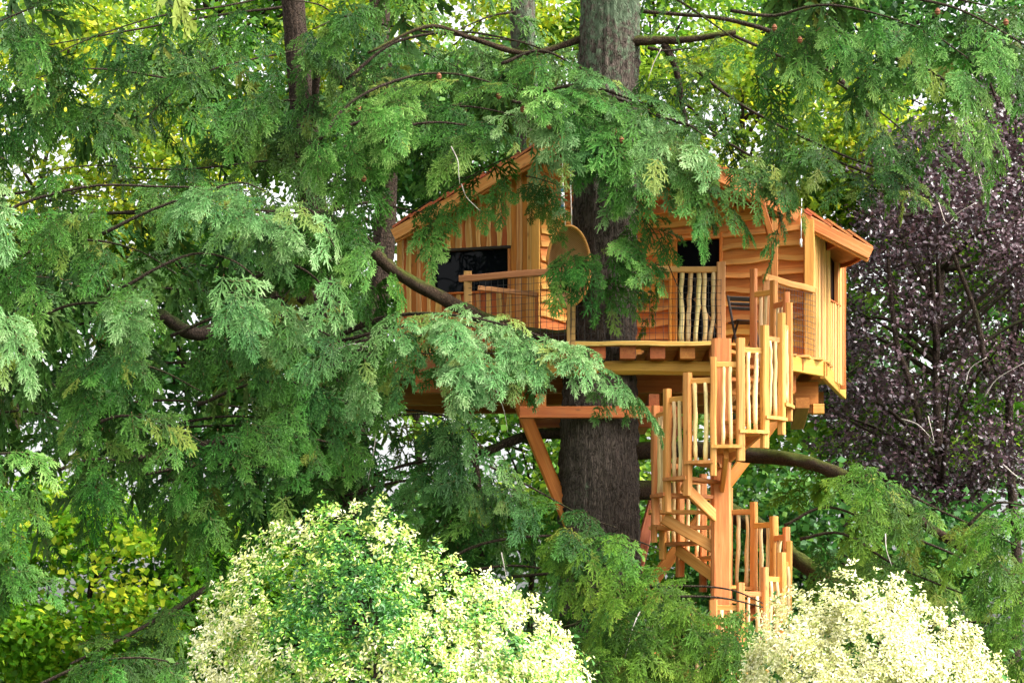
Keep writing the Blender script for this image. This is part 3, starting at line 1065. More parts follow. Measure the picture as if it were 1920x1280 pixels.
for k_, (pxr, ytop, ybot) in enumerate(((1055, 248, 424), (1070, 262, 428))):
    tube("rope", wk, [at(pxr, ytop, wy + 0.9 - 0.9 * k_ * .2), at(pxr, (ytop + ybot) / 2, wy + .4), at(pxr + (2 if k_ else 5), ybot, wy)], [0.009] * 3, M_ROPE, 5, 0)
tube("swivel", wk, [at(1055, 362, wy + 0.30), at(1055, 384, wy + 0.24)], [0.028, 0.028], M_WHITE, 7, 0)
tube("swivel_cap", wk, [at(1055, 355, wy + 0.32), at(1055, 362, wy + 0.305)], [0.03, 0.03], M_BLUE, 7, 0)
tube("swivel_cap", wk, [at(1055, 385, wy + 0.235), at(1055, 391, wy + 0.22)], [0.03, 0.03], M_BLUE, 7, 0)

# white pull cord by the right corner
wc = thing("pull_cord", "thin white cord with a white plug hanging below the right roof edge", "cord", at(1502, 462, 40.95))
tube("cord", wc, [at(1503, 372, 40.95), at(1502, 420, 40.95), at(1502, 450, 40.95)], [0.008] * 3, M_WHITE, 5, 0)
tube("plug", wc, [at(1502, 448, 40.95), at(1501, 456, 40.95), at(1503, 463, 40.95)], [0.018, 0.025, 0.015], M_WHITE, 7, 0)


# ------------------------------------------------------------------ foliage engine
def fan_proto(seed, spacing=0.160, seg=0.084, subs=2, nl=0.056, nw=0.0115, narrow=1.0, r0=0.018, skip=.42):
    """One flat cedar spray 1.2 m long in local x (axis), y (sides), z (up). Its side shoots are
    fluffy fingers: a knobbly spindle closely set with needle tufts. The fourth list says how
    far every point sags under its weight (applied straight down in the scene)."""
    g = random.Random(seed)
    co, tip, tri, sag = [], [], [], []
    UP = Vector((0, 0, 1))

    def finger(p0, d, l, tv0, tv1, s0, r=r0, droop=0.30):
        a = d.cross(UP)
        a.normalize()
        b = a.cross(d).normalized()
        K = max(2, int(round(l / seg)))
        kink = g.uniform(-.10, .10)
        prev = None
        for i in range(K + 1):
            f = i / K
            p = p0 + d * (l * f) + a * (kink * l * math.sin(2.6 * f)) + b * g.uniform(-.004, .004)
            sg = s0 + droop * l * f * f
            tv = tv0 + (tv1 - tv0) * f
            rr = r * (0.55 + 0.9 * math.sin(math.pi * min(1, .12 + .72 * f))) * g.uniform(.7, 1.25) * (.45 if i == K else 1)
            k = len(co)
            e0 = b * rr * .5 * g.uniform(-1, 1)
            co.extend([p + a * rr * 1.1 + e0, p - a * rr * 1.1 - e0])
            sag.extend([sg] * 2)
            tip.extend([tv - .1, tv - .1])
            if prev is not None:
                tri.extend([(prev, k, k + 1), (prev, k + 1, prev + 1)])
            prev = k
            # needle tufts all round: two each side and one upwards
            for sx in ((-1, 1, -.7, .7, 0) if i < K else (-.5, .5, 0)):
                if abs(sx) < 1 and g.random() < skip:
                    continue
                q = p + d * (l / K * g.uniform(-.4, .4)) + b * rr * g.uniform(-.3, .5)
                dd = (d * g.uniform(.35, 1.0) + a * sx * g.uniform(.7, 1.2) + b * (g.uniform(.5, 1.0) if sx == 0 else g.uniform(-.45, .75))).normalized()
                e = dd.cross(b if sx else a)
                e = (e + b * g.uniform(-.6, .6)).normalized()
                L_ = nl * g.uniform(.6, 1.3)
                w_ = nw * g.uniform(.7, 1.3)
                k2 = len(co)
                co.extend([q - e * w_, q + e * w_, q + dd * L_])
                sag.extend([sg, sg, sg + .10 * L_])
                tip.extend([tv - .04, tv - .04, min(tv + .16, 1.25)])
                tri.append((k2, k2 + 1, k2 + 2))

    def twig_wood(p, q, r, s0=0.0, s1=0.0):
        k = len(co)
        d = (q - p).normalized()
        a = d.cross(Vector((0.1, 0.2, 1))).normalized() * r
        b = d.cross(a)
        co.extend([p + a, p - a * .5 + b * .8, p - a * .5 - b * .8, q])
        sag.extend([s0, s0, s0, s1])
        tip.extend([2.0] * 4)
        tri.extend([(k, k + 1, k + 3), (k + 1, k + 2, k + 3), (k + 2, k, k + 3)])

    L = 1.2
    ph = g.uniform(0, 6.28)
    axis = lambda s: Vector((L * s, 0.06 * math.sin(3.0 * s + ph) - 0.06 * math.sin(ph), 0))
    for i in range(5):
        twig_wood(axis(i / 5), axis((i + 1) / 5), 0.011 * (1 - i / 6))
    n = int(L / spacing)
    for i in range(n):
        for sd in (-1, 1):
            s = min((i + 0.2 + 0.6 * g.random()) / n, 0.97)
            if g.random() < 0.07:
                continue
            lb = (0.52 * (1 - s) ** 0.7 * (0.4 + min(s * 3.0, 0.6)) + 0.09) * g.uniform(0.6, 1.25) * narrow
            ang = R(58 - 26 * s + g.uniform(-13, 13))
            d0 = Vector((math.cos(ang), sd * math.sin(ang), g.uniform(-0.20, 0.20))).normalized()
            p0 = axis(s)
            t0 = 0.12 + .38 * s + g.uniform(-.1, .14)
            finger(p0, d0, lb, t0 - .12, t0 + .42, 0.0)
            if lb > .3:
                twig_wood(p0, p0 + d0 * lb * .6, 0.006, 0, .10 * lb)
            if lb > 0.16 and subs:
                for j in range(subs):
                    for s2 in (-1, 1):
                        if g.random() < 0.18:
                            continue
                        t = (j + g.uniform(.25, .75)) / subs * .85
                        a2 = R(50 + g.uniform(-14, 14)) * s2
                        d2 = Vector((d0.x * math.cos(a2) - d0.y * math.sin(a2), d0.x * math.sin(a2) + d0.y * math.cos(a2), g.uniform(-0.25, 0.25))).normalized()
                        finger(p0 + d0 * (lb * t), d2, (0.42 * lb * (1 - .6 * t) + .04) * g.uniform(.8, 1.2), t0, t0 + .38, 0.30 * lb * t * t, r0 * .85)
    finger(axis(.62), Vector((1, g.uniform(-.1, .1), 0)).normalized(), .46, .4, .95, 0.0)
    finger(axis(.15), Vector((1, 0, .05)).normalized(), .5, .15, .4, 0.0, r0 * .8)
    return np.array([list(c) for c in co], np.float32), np.array(tri, np.int32), np.array(tip, np.float32), np.array(sag, np.float32)


PROTO = {
    0: [fan_proto(100 + i) for i in range(10)],
    1: [fan_proto(200 + i, 0.165, 0.10, 1, 0.07, 0.017, r0=.022, skip=.5) for i in range(7)],
    2: [fan_proto(300 + i, 0.20, 0.13, 0, 0.10, 0.028, r0=.036, skip=.6) for i in range(6)],
    3: [fan_proto(400 + i, 0.12, 0.075, 0, 0.055, 0.012, narrow=0.40, skip=.4) for i in range(6)],      # hanging strand
    4: [fan_proto(500 + i, 0.16, 0.11, 0, 0.08, 0.02, narrow=0.40, r0=.024, skip=.6) for i in range(5)],         # coarse strand
}


def fans_to_mesh(name, fans, lod, seed):
    """fans: (base, dir, normal, scale, curve, tint, widen, level of detail)"""
    g = rng(seed)
    cs, ts, tips, tints, k = [], [], [], [], 0
    for (bs, d, nrm, s, kv, tint, wid, ld) in fans:
        co, tri, tp, sag = PROTO[ld][g.integers(len(PROTO[ld]))]
        x = co[:, 0] * s
        y = co[:, 1] * s * wid * (1 if g.random() < .5 else -1)
        z = co[:, 2] * s
        kv = max(kv, 0.05)
        ang = kv * x
        xx = np.sin(ang) / kv + z * np.sin(ang)
        zz = -(1 - np.cos(ang)) / kv + z * np.cos(ang)
        sd = np.cross(nrm, d)
        P = bs + xx[:, None] * d + y[:, None] * sd + zz[:, None] * nrm
        P[:, 2] -= sag * s
        cs.append(P)
        ts.append(tri + k)
        tips.append(tp)
        tints.append(np.full(len(tp), tint, np.float32))
        k += len(co)
    return trimesh(name, np.vstack(cs), np.vstack(ts), {"tip": np.concatenate(tips), "tint": np.concatenate(tints)})


NTRI = [0]
DENS = 0.52


def bough(parent, spine, H, W, n, mat, lod=0, L=(0.50, 0.88), out=(0, -1), back=0.12, spread=38, seed=1, root=None, rad=(0.030, 0.010),
          vmax=1.0, hang=0.0, curve=(0.35, 0.9), pw=1.6, limb=M_DLIMB, label=None, jit=0.10, tint=0.5, clump=0.0, wid=(0.8, 1.15), umin=0.0):
    """A cedar bough: a woody limb along `spine` (photo column, row, distance) and a
    drooping umbrella of flat sprays falling H metres and reaching W metres outwards."""
    g = rng(seed)
    P = smooth_path([at(*s) for s in spine], 60)
    T = np.gradient(P, axis=0)
    T /= np.linalg.norm(T, axis=1)[:, None]
    if lod == 0 and P[:, 1].mean() > 39.7:
        lod = 1
    Hs = np.interp(np.linspace(0, 1, 60), np.linspace(0, 1, len(H)), H) if isinstance(H, (list, tuple)) else np.full(60, H)
    path = P[::3]
    if root is not None:
        path = np.vstack([smooth_path([Vector(root), (Vector(root) + Vector(P[0])) / 2 + V(0, 0, 0.15), Vector(P[0])], 6)[:-1], path])
    lo = tube("bough", parent, path, np.linspace(rad[0], rad[1], len(path)), limb, 6, 0.06, seed, label=label)
    fans = []
    o3 = np.array([out[0], out[1], 0.0])
    n = max(4, int(n * DENS))
    for _k in range(max(4, int(n / 5.4))):
        u, v = g.random(), g.random() ** 0.85
        v *= vmax
        i = int(u * 59)
        sgn = -1.0 if g.random() < back else 1.0
        o = o3 * sgn
        lift = g.uniform(-0.10, 0.30) * min(1.0, Hs[i] * 1.3)
        p = P[i] + o * W * v + np.array([0, 0, -Hs[i] * v ** pw]) + g.normal(0, jit, 3) * np.array([1, 1, .4])
        dv = o * W + np.array([0, 0, -pw * Hs[i] * max(v, .02) ** (pw - 1)])
        dv /= np.linalg.norm(dv)
        du = T[i]
        nrm = np.cross(du, dv)
        if nrm[2] < 0:
            nrm = -nrm
        du2 = du - dv * np.dot(du, dv)
        du2 /= np.linalg.norm(du2) + 1e-9
        fi = R(g.normal(0, spread))
        d = math.cos(fi) * dv + math.sin(fi) * du2
        strand = g.random() < hang
        if strand:
            d = np.array([g.normal(0, .15), g.normal(0, .15) + 0.12 * o[1], -1.0])
        d /= np.linalg.norm(d)
        if abs(np.dot(nrm, d)) > .95:
            nrm = np.array([0, -1.0, 0.3])
        nrm = nrm - d * np.dot(nrm, d)
        nrm /= np.linalg.norm(nrm)
        p = p + nrm * lift
        tb = float(np.clip(g.normal(tint, .2), 0, 1))
        # a sub-bough: a shoot that first reaches out and then droops, with sprays left and right
        Ls = g.uniform(0.50, 1.0) * (L[1] / 1.05)
        m = int(g.integers(3, 6))
        kv0 = g.uniform(0.3, 0.9)
        for j in range(m + 1):
            t = j / m * Ls
            a_ = kv0 * t
            q = p + d * (math.sin(a_) / kv0) - nrm * ((1 - math.cos(a_)) / kv0)
            dj = d * math.cos(a_) - nrm * math.sin(a_)
            nj = nrm * math.cos(a_) + d * math.sin(a_)
            sd_ = np.cross(nj, dj)
            side = (1 if j % 2 else -1) if j < m else 0
            b_ = R(g.uniform(30, 58)) * side
            d2 = dj * math.cos(b_) + sd_ * math.sin(b_) + g.normal(0, .08, 3) - np.array([0, 0, .10])
            d2 /= np.linalg.norm(d2)
            n2 = nj + g.normal(0, .14, 3)
            n2 = n2 - d2 * np.dot(n2, d2)
            n2 /= np.linalg.norm(n2)
            if not (-130 < 960 + q[0] * FPX / q[1] < 2050 and (-150 < YH - (q[2] - ZC) * FPX / q[1] < 1400 or W > 1.5)):
                continue
            s_ = g.uniform(*L) / 1.2 * (0.72 if side else 0.85) * (1 - .25 * j / m)
            fans.append((q, d2, n2, s_, g.uniform(*curve), float(np.clip(tb + g.normal(0, .08), 0, 1)), g.uniform(*wid), lod if sgn > 0 or lod > 2 else min(lod + 1, 2)))
    me = fans_to_mesh("foliage", fans, lod, seed + 999)
    NTRI[0] += len(me.polygons)
    put("foliage", me, mat, lo, kind="stuff")
    return lo


# ------------------------------------------------------------------ main cedar
def trunk_mesh(name, path, radii, sides, rough, seed, plate=0.03):
    """trunk with bark plates: fine upright ridges pushed in and out"""
    g = rng(seed)
    P = np.asarray(path)
    n = len(P)
    co, tri = tube_geo(P, radii, sides, 0, seed)
    a = np.linspace(0, 2 * np.pi, sides, endpoint=False)[None, :]
    zz = P[:, 2][:, None]
    dis = np.zeros((n, sides))
    for k in range(26):
        f = g.integers(3, 46)
        vz = g.uniform(0.2, 2.2)
        dis += np.sin(f * a + g.uniform(0, 6.28) + vz * zz + 0.9 * np.sin(zz * g.uniform(.5, 1.5) + g.uniform(0, 6))) / (2 + f * 0.09)
    dis += 0.8 * g.standard_normal((n, sides))
    dis = dis * plate * 0.22
    c = P[:, None, :]
    q = co.reshape(n, sides, 3)
    rad = q - c
    q = c + rad * (1 + dis[:, :, None] / (np.asarray(radii)[:, None, None] + 1e-6))
    return trimesh(name, q.reshape(-1, 3), tri)


cedar = thing("cedar_tree", "huge cedar tree with thick grey trunk passing up through the treehouse deck", "tree", TR)
tz = np.linspace(-0.1, 15.5, 280)
tx = np.interp(tz, [0, 4.5, 6, 8.5, 12.5, 17], [1.36, 1.37, 1.37, 1.43, 1.55, 1.6])
trd = np.interp(tz, [-0.1, 0.6, 2, 4.5, 5.8, 7, 9, 12.2, 17], [1.05, 0.82, 0.70, 0.615, 0.605, 0.54, 0.49, 0.455, 0.36])
tp_ = np.stack([tx, np.full_like(tz, TR.y), tz], 1)
put("trunk", trunk_mesh("trunk", tp_, trd, 84, 0, 5, 0.075), M_BARK, cedar, smooth=True)


def tk(z, dx=0.3, dy=-0.2):
    return V(float(np.interp(z, tz, tx)) + dx, TR.y + dy, z)


# big bare limbs that the photograph shows
def limb(parent, pts, r0, r1, mat=M_LIMB, seed=1, n=26, label=None, sides=10):
    P = smooth_path([at(*p) for p in pts], n)
    return tube("limb", parent, P, np.linspace(r0, r1, n), mat, sides, 0.085, seed, label=label)


limb(cedar, [(1085, 628, 40.0), (1000, 628, 39.75), (920, 602, 39.35), (855, 572, 39.0), (785, 536, 38.6), (730, 500, 38.3), (702, 472, 38.2)], 0.105, 0.095, M_LIMB, 2, label="thick mossy limb crossing the left wall")
limb(cedar, [(1170, 848, 40.2), (1290, 842, 40.3), (1400, 852, 40.1), (1490, 862, 39.6), (1570, 886, 39.2), (1660, 930, 38.8), (1760, 1000, 38.4), (1900, 1080, 38)], 0.145, 0.06, M_LIMB, 3, label="long mossy limb reaching right below the deck")
limb(cedar, [(1170, 918, 40.3), (1290, 925, 40.6), (1400, 975, 40.4), (1480, 1035, 40.0), (1530, 1072, 39.6), (1590, 1110, 39.2), (1680, 1180, 38.8)], 0.16, 0.10, M_LIMB, 4, label="bare sloping limb ending behind the cream shrub")
limb(cedar, [(1150, 80, 40.1), (1230, 76, 40.0), (1290, 74, 39.9), (1380, 60, 39.8)], 0.085, 0.04, M_LIMB, 5)
limb(cedar, [(1245, 82, 40.0), (1268, 130, 40.0), (1280, 200, 40.0), (1290, 250, 40)], 0.06, 0.03, M_DLIMB, 6)
limb(cedar, [(1090, 815, 40.3), (1040, 812, 40.5), (985, 818, 40.6), (900, 850, 40.4)], 0.10, 0.07, M_DLIMB, 7)
limb(cedar, [(1190, 20, 40.4), (1380, 40, 40.4), (1520, 95, 40.2), (1600, 180, 40), (1640, 240, 39.9)], 0.03, 0.05, M_DLIMB, 8)
limb(cedar, [(1100, 70, 40.3), (990, 100, 40.0), (880, 70, 39.7), (800, 50, 39.4), (690, 100, 39.2)], 0.055, 0.02, M_LIMB, 9)

B = bough
# --- top bough over the roof
B(cedar, [(600, 262, 38.5), (660, 190, 38.6), (760, 146, 38.8), (850, 138, 39.0), (960, 165, 39.2), (1060, 178, 39.4)], [1.3, 1.4, 0.95, 0.5, 0.25, 0.2], 0.9, 185, M_CEDAR, 0, seed=11, tint=.68, clump=.3)
B(cedar, [(600, 300, 38.9), (680, 260, 39), (800, 230, 39.2), (900, 240, 39.4), (960, 260, 39.5)], [1.5, 1.4, 0.8, 0.25, 0.1], 0.6, 110, M_CEDAR, 0, L=(.55, 1.0), seed=12, tint=.38, clump=.4)
B(cedar, [(1010, 172, 39.0), (1090, 160, 38.9), (1180, 185, 38.8), (1260, 215, 38.8), (1330, 260, 38.9)], [0.7, 0.9, 1.0, 0.7, 0.5], 0.8, 165, M_CEDARB, 0, seed=13, tint=.68, clump=.3)
B(cedar, [(960, 190, 38.8), (1020, 200, 38.7), (1085, 215, 38.7)], [0.7, 1.0, 0.9], 0.5, 40, M_CEDARB, 0, seed=14, tint=.65, spread=28)
B(cedar, [(1110, 235, 38.8), (1190, 250, 38.7), (1250, 285, 38.7), (1310, 340, 38.8), (1350, 375, 38.9)], [1.1, 0.9, 0.6, 0.35, 0.15], 0.5, 95, M_CEDAR, 0, seed=15, tint=.5, spread=32)
B(cedar, [(1225, 395, 39.1), (1180, 430, 38.95), (1120, 470, 38.85), (1070, 500, 38.8)], [0.9, 1.15, 1.0, 0.5], 0.4, 95, M_CEDAR, 0, L=(.5, .9), seed=16, tint=.45, rad=(.012, .006))
B(cedar, [(1190, 390, 39), (1230, 440, 38.9), (1255, 500, 38.8), (1280, 560, 38.7)], [0.5, 0.5, 0.3, 0.1], 0.35, 20, M_CEDAR, 0, L=(.5, .8), seed=17, tint=.55, rad=(.012, .006))
B(cedar, [(1050, 178, 38.9), (1120, 176, 38.8), (1185, 196, 38.7), (1245, 225, 38.7)], [0.35, 0.6, 0.7, 0.6], 0.45, 105, M_CEDAR, 0, L=(.55, .95), seed=280, tint=.55)
B(cedar, [(1120, 250, 38.7), (1180, 250, 38.6), (1230, 280, 38.6)], [0.8, 0.9, 0.7], 0.35, 50, M_CEDARB, 0, L=(.55, .9), seed=281, tint=.6)
# hanging sprays in front of the left wall
B(cedar, [(985, 330, 39.3), (1010, 335, 39.3), (1040, 345, 39.2)], 0.6, 0.2, 11, M_CEDAR, 0, L=(.3, .5), rad=(.012, .006), seed=18, hang=.9, wid=(.8, 1.2))
B(cedar, [(800, 350, 39.3), (860, 335, 39.3), (930, 320, 39.3)], 0.4, 0.2, 5, M_CEDAR, 0, L=(.4, .6), seed=19, tint=.45, rad=(.012, .006))
B(cedar, [(620, 395, 38.9), (690, 380, 39), (750, 390, 39.1), (800, 400, 39.2)], [0.9, 0.7, 0.4, 0.2], 0.5, 34, M_CEDAR, 0, L=(.6, 1.0), seed=20, tint=.4)
B(cedar, [(640, 240, 40.4), (760, 205, 40.4), (880, 200, 40.4), (1000, 225, 40.4)], [1.0, .6, .3, .2], 0.5, 120, M_CEDAR, 1, L=(.5, 1.0), seed=270, tint=.35)
B(cedar, [(770, 400, 39.4), (850, 350, 39.4), (920, 310, 39.4), (980, 285, 39.4)], 0.35, 0.3, 16, M_CEDAR, 0, L=(.4, .75), seed=271, tint=.45, rad=(.014, .006))
# right of the trunk, over the porch roof
B(cedar, [(1230, 215, 39.3), (1330, 250, 39.2), (1420, 300, 39.2), (1440, 320, 39.3), (1470, 345, 39.4)], [0.6, 0.8, 0.6, 0.3, 0.15], 0.5, 100, M_CEDARD, 0, L=(.6, 1.0), seed=21, tint=.6, clump=.3)
B(cedar, [(1290, 120, 39.8), (1380, 190, 39.7), (1470, 240, 39.6), (1590, 295, 39.5), (1690, 330, 39.4), (1760, 362, 39.3)], [0.8, 0.8, 0.35, 0.1, 0.1, 0.1], 0.7, 120, M_CEDARD, 0, seed=22, tint=.55, clump=.35, hang=.15)
B(cedar, [(1360, 60, 40.0), (1450, 100, 39.9), (1560, 150, 39.8), (1650, 210, 39.7), (1720, 270, 39.6)], [1.3, 1.5, 1.5, 1.2, 0.8], 0.8, 95, M_CEDARD, 3, seed=23, hang=.5, clump=.5, tint=.5)
B(cedar, [(1370, 20, 38.9), (1450, 30, 38.7), (1530, 10, 38.5), (1620, 20, 38.3), (1740, 60, 38.2), (1830, 120, 38.1)], [0.9, 1.2, 1.2, 1.1, 0.9, 0.5], 0.9, 135, M_CEDAR, 0, seed=24, tint=.6, clump=.4)
B(cedar, [(1560, -40, 37.9), (1680, -10, 37.6), (1790, 15, 37.4), (1880, 60, 37.2), (1960, 110, 37.1)], [0.9, 1.1, 1.2, 1.2, 1.0], 1.0, 110, M_CEDAR, 0, seed=25, tint=.62, clump=.3)
B(cedar, [(1350, -40, 40.6), (1500, -30, 40.4), (1650, -20, 40.2), (1800, 0, 40), (1960, 40, 39.8)], 1.1, 0.9, 90, M_CEDARD, 2, L=(.9, 1.4), seed=261, back=.4)
B(cedar, [(1500, 120, 40.8), (1620, 150, 40.6), (1740, 200, 40.4)], 1.1, 0.8, 46, M_CEDARD, 4, seed=262, back=.4, hang=.6)
B(cedar, [(1680, 110, 38.6), (1740, 130, 38.5), (1800, 180, 38.5), (1830, 250, 38.5)], [0.8, 0.8, 0.8, 0.6], 0.5, 35, M_CEDAR, 0, seed=26, tint=.5)
B(cedar, [(1200, -30, 39.9), (1270, 0, 39.7), (1330, 40, 39.6), (1400, 90, 39.5)], [1.2, 1.3, 1.3, 1.1], 0.7, 50, M_CEDARD, 3, seed=27, hang=.6, clump=.5, tint=.4)
B(cedar, [(1215, 90, 39.9), (1250, 95, 39.8), (1300, 90, 39.8)], 1.2, 0.3, 12, M_CEDARD, 3, seed=28, hang=.9, tint=.4)
B(cedar, [(1440, 290, 39.9), (1530, 290, 39.8), (1640, 330, 39.7), (1750, 365, 39.6)], [0.2, 0.15, 0.15, 0.1], 0.5, 34, M_CEDARD, 0, seed=29, tint=.45)
# between the back stems, above the roof
B(cedar, [(650, 150, 40.2), (740, 80, 40.3), (860, 60, 40.4), (960, 75, 40.4), (1040, 100, 40.4)], [0.8, 0.9, 0.8, 0.7, 0.5], 0.6, 80, M_CEDARD, 1, seed=30, clump=.4)
B(cedar, [(940, 120, 39.6), (1010, 95, 39.6), (1070, 120, 39.5), (1110, 165, 39.4)], 0.5, 0.6, 36, M_CEDAR, 0, seed=31, tint=.35)
B(cedar, [(640, -30, 40.4), (730, -10, 40.2), (830, -20, 40)], 0.9, 0.6, 44, M_CEDAR, 1, seed=32, hang=.3)
# --- lower bough in front of the deck
B(cedar, [(590, 655, 38.6), (680, 606, 38.4), (760, 588, 38.2), (850, 590, 38.0), (950, 610, 37.9), (1050, 645, 37.8), (1130, 690, 37.8), (1190, 745, 37.8)], [1.0, 1.0, 0.95, 0.7, 0.5, 0.4, 0.3, 0.15], 1.2, 260, M_CEDARB, 0, seed=33, tint=.72, root=at(1010, 628, 39.7), clump=.25)
B(cedar, [(560, 700, 38.9), (640, 680, 38.8), (740, 660, 38.7), (820, 665, 38.6)], [1.2, 1.3, 1.0, 0.7], 0.8, 56, M_CEDAR, 0, seed=34, tint=.45)
B(cedar, [(640, 628, 38.9), (720, 598, 38.6), (800, 588, 38.5), (880, 596, 38.4), (940, 612, 38.3)], [1.1, 1.1, 1.0, 0.85, 0.7], 0.9, 120, M_CEDARB, 0, seed=235, tint=.66)
B(cedar, [(640, 640, 39.2), (760, 610, 39.0), (880, 610, 38.9), (1000, 650, 38.8), (1120, 715, 38.7)], [0.9, 0.8, 0.5, 0.3, 0.2], 1.0, 70, M_CEDAR, 1, seed=234, tint=.4)
B(cedar, [(840, 650, 37.6), (880, 655, 37.5), (930, 665, 37.4)], 0.85, 0.6, 14, M_CEDARB, 0, seed=35, tint=.75)
# --- below the deck, left of the trunk
B(cedar, [(640, 810, 39.3), (710, 785, 39.2), (790, 775, 39.1), (860, 790, 39.0), (920, 860, 38.9), (990, 950, 38.8)], [1.3, 1.5, 1.5, 1.2, 0.7, 0.3], 0.9, 165, M_CEDARB, 0, seed=36, tint=.42, clump=.3)
B(cedar, [(700, 890, 38.9), (790, 865, 38.8), (890, 865, 38.7), (990, 910, 38.6), (1090, 965, 38.5), (1175, 995, 38.4)], [0.9, 1.0, 1.0, 0.7, 0.4, 0.2], 0.7, 130, M_CEDAR, 0, seed=37, tint=.4)
B(cedar, [(820, 1060, 38.3), (900, 1020, 38.1), (1000, 1005, 38), (1100, 1005, 37.9), (1180, 1010, 37.8), (1250, 1035, 37.7)], [0.7, 0.8, 0.8, 0.8, 0.8, 0.5], 0.7, 125, M_YCEDAR, 0, seed=38, tint=.5)
B(cedar, [(960, 1080, 38.4), (1060, 1075, 38.2), (1140, 1090, 38), (1200, 1110, 37.9)], [0.9, 1.2, 1.4, 1.4], 0.6, 66, M_CEDAR, 0, seed=39, tint=.4)
B(cedar, [(1080, 1150, 37.3), (1180, 1105, 37.1), (1280, 1098, 37), (1370, 1105, 36.9), (1440, 1135, 36.9)], [1.2, 1.3, 1.3, 1.2, 0.7], 0.8, 165, M_YCEDAR, 0, seed=40, tint=.48, clump=.3)
B(cedar, [(1040, 1180, 38.0), (1130, 1160, 37.9), (1230, 1180, 37.8)], 1.0, 0.6, 60, M_YCEDAR, 0, seed=41, tint=.35)
for i_, (sp_, H_, n_) in enumerate((
    ([(620, 800, 41.6), (720, 770, 41.5), (820, 780, 41.4), (880, 850, 41.3)], 1.3, 60), ([(640, 930, 40.6), (780, 900, 40.5), (900, 940, 41), (1040, 1020, 40.9)], 1.3, 60),
    ([(820, 1080, 39.6), (960, 1060, 39.5), (1080, 1080, 39.2), (1180, 1120, 38.9)], 1.6, 60),
    ([(560, 640, 41.4), (660, 600, 41.2), (720, 640, 41)], 1.2, 34),
)):
    B(cedar, sp_, H_, 0.8, n_, M_CEDARD, 2, L=(0.9, 1.4), seed=250 + i_, back=.5, tint=.5)
B(cedar, [(1150, 1125, 37), (1250, 1118, 36.9), (1350, 1120, 36.85), (1440, 1140, 36.8)], [1.0, 1.1, 1.1, 0.8], 0.5, 130, M_YCEDAR, 0, L=(.55, .95), seed=290, tint=.42)
# --- right lower limb foliage
B(cedar, [(1590, 880, 39.0), (1680, 915, 38.7), (1770, 960, 38.4), (1860, 1000, 38.2), (1960, 1050, 38)], [0.6, 1.0, 1.2, 1.2, 1.1], 0.9, 190, M_YCEDAR, 0, L=(.5, .9), seed=42, tint=.48, clump=.3)
B(cedar, [(1500, 1010, 39.2), (1580, 1000, 39.0), (1680, 1060, 38.6), (1800, 1110, 38.4), (1940, 1160, 38.2)], [0.9, 1.1, 1.2, 1.2, 1.2], 0.8, 170, M_YCEDAR, 0, L=(.5, .9), seed=43, tint=.42, clump=.3)
B(cedar, [(1470, 985, 39.3), (1550, 950, 39.2), (1640, 985, 39.0), (1710, 1050, 38.9)], 0.7, 0.6, 44, M_YCEDAR, 0, L=(.5, .9), seed=243, tint=.35)
B(cedar, [(1600, 960, 40.2), (1720, 1010, 40), (1840, 1060, 39.8), (1960, 1110, 39.6)], 1.4, 0.8, 120, M_CEDARD, 2, seed=244, back=.4)
B(cedar, [(1740, 1190, 37.8), (1820, 1165, 37.7), (1900, 1180, 37.6), (1980, 1210, 37.5)], 0.8, 0.7, 36, M_YCEDAR, 0, seed=44, tint=.45)
B(cedar, [(1815, 985, 37.2), (1860, 945, 37.1), (1910, 945, 37), (1960, 960, 37)], 0.5, 0.6, 22, M_YCEDAR, 0, seed=45, tint=.7)
# canopy above the frame, shading what is below
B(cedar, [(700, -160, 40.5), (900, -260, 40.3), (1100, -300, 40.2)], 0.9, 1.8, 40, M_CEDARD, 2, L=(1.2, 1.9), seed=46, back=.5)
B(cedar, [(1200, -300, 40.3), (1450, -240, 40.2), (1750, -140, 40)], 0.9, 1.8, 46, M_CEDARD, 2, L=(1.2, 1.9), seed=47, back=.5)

# cones on the upper boughs
rc = random.Random(9)
for (px, py, Y) in ((823, 143, 38.4), (672, 202, 38.2), (935, 180, 38.5), (980, 205, 38.3), (1165, 262, 38.0), (1152, 245, 38.1), (1030, 236, 38.1), (760, 232, 38.2), (682, 335, 38.3), (1028, 262, 38.2), (1452, 52, 38.0), (1758, 22, 36.6), (1886, 42, 36.4), (1500, 75, 37.8)):
    c = at(px, py, Y)
    vs, fs = [], []
    for i in range(7):
        f = i / 6
        rad = 0.042 * math.sin(math.pi * (0.12 + 0.8 * f)) * (1.12 if i % 2 else 0.92)
        for j in range(8):
            a = 2 * math.pi * (j + 0.5 * (i % 2)) / 8
            vs.append((rad * math.cos(a), rad * math.sin(a), 0.10 * (f - 0.5)))
    for i in range(6):
        for j in range(8):
            q = (j + 1) % 8
            fs.append((i * 8 + j, i * 8 + q, (i + 1) * 8 + q, (i + 1) * 8 + j))
    fs.append(tuple(range(7, -1, -1)))
    fs.append(tuple(48 + j for j in range(8)))
    put("cone", pymesh("cone", vs, fs), M_CONE, cedar, Matrix.Translation(c))

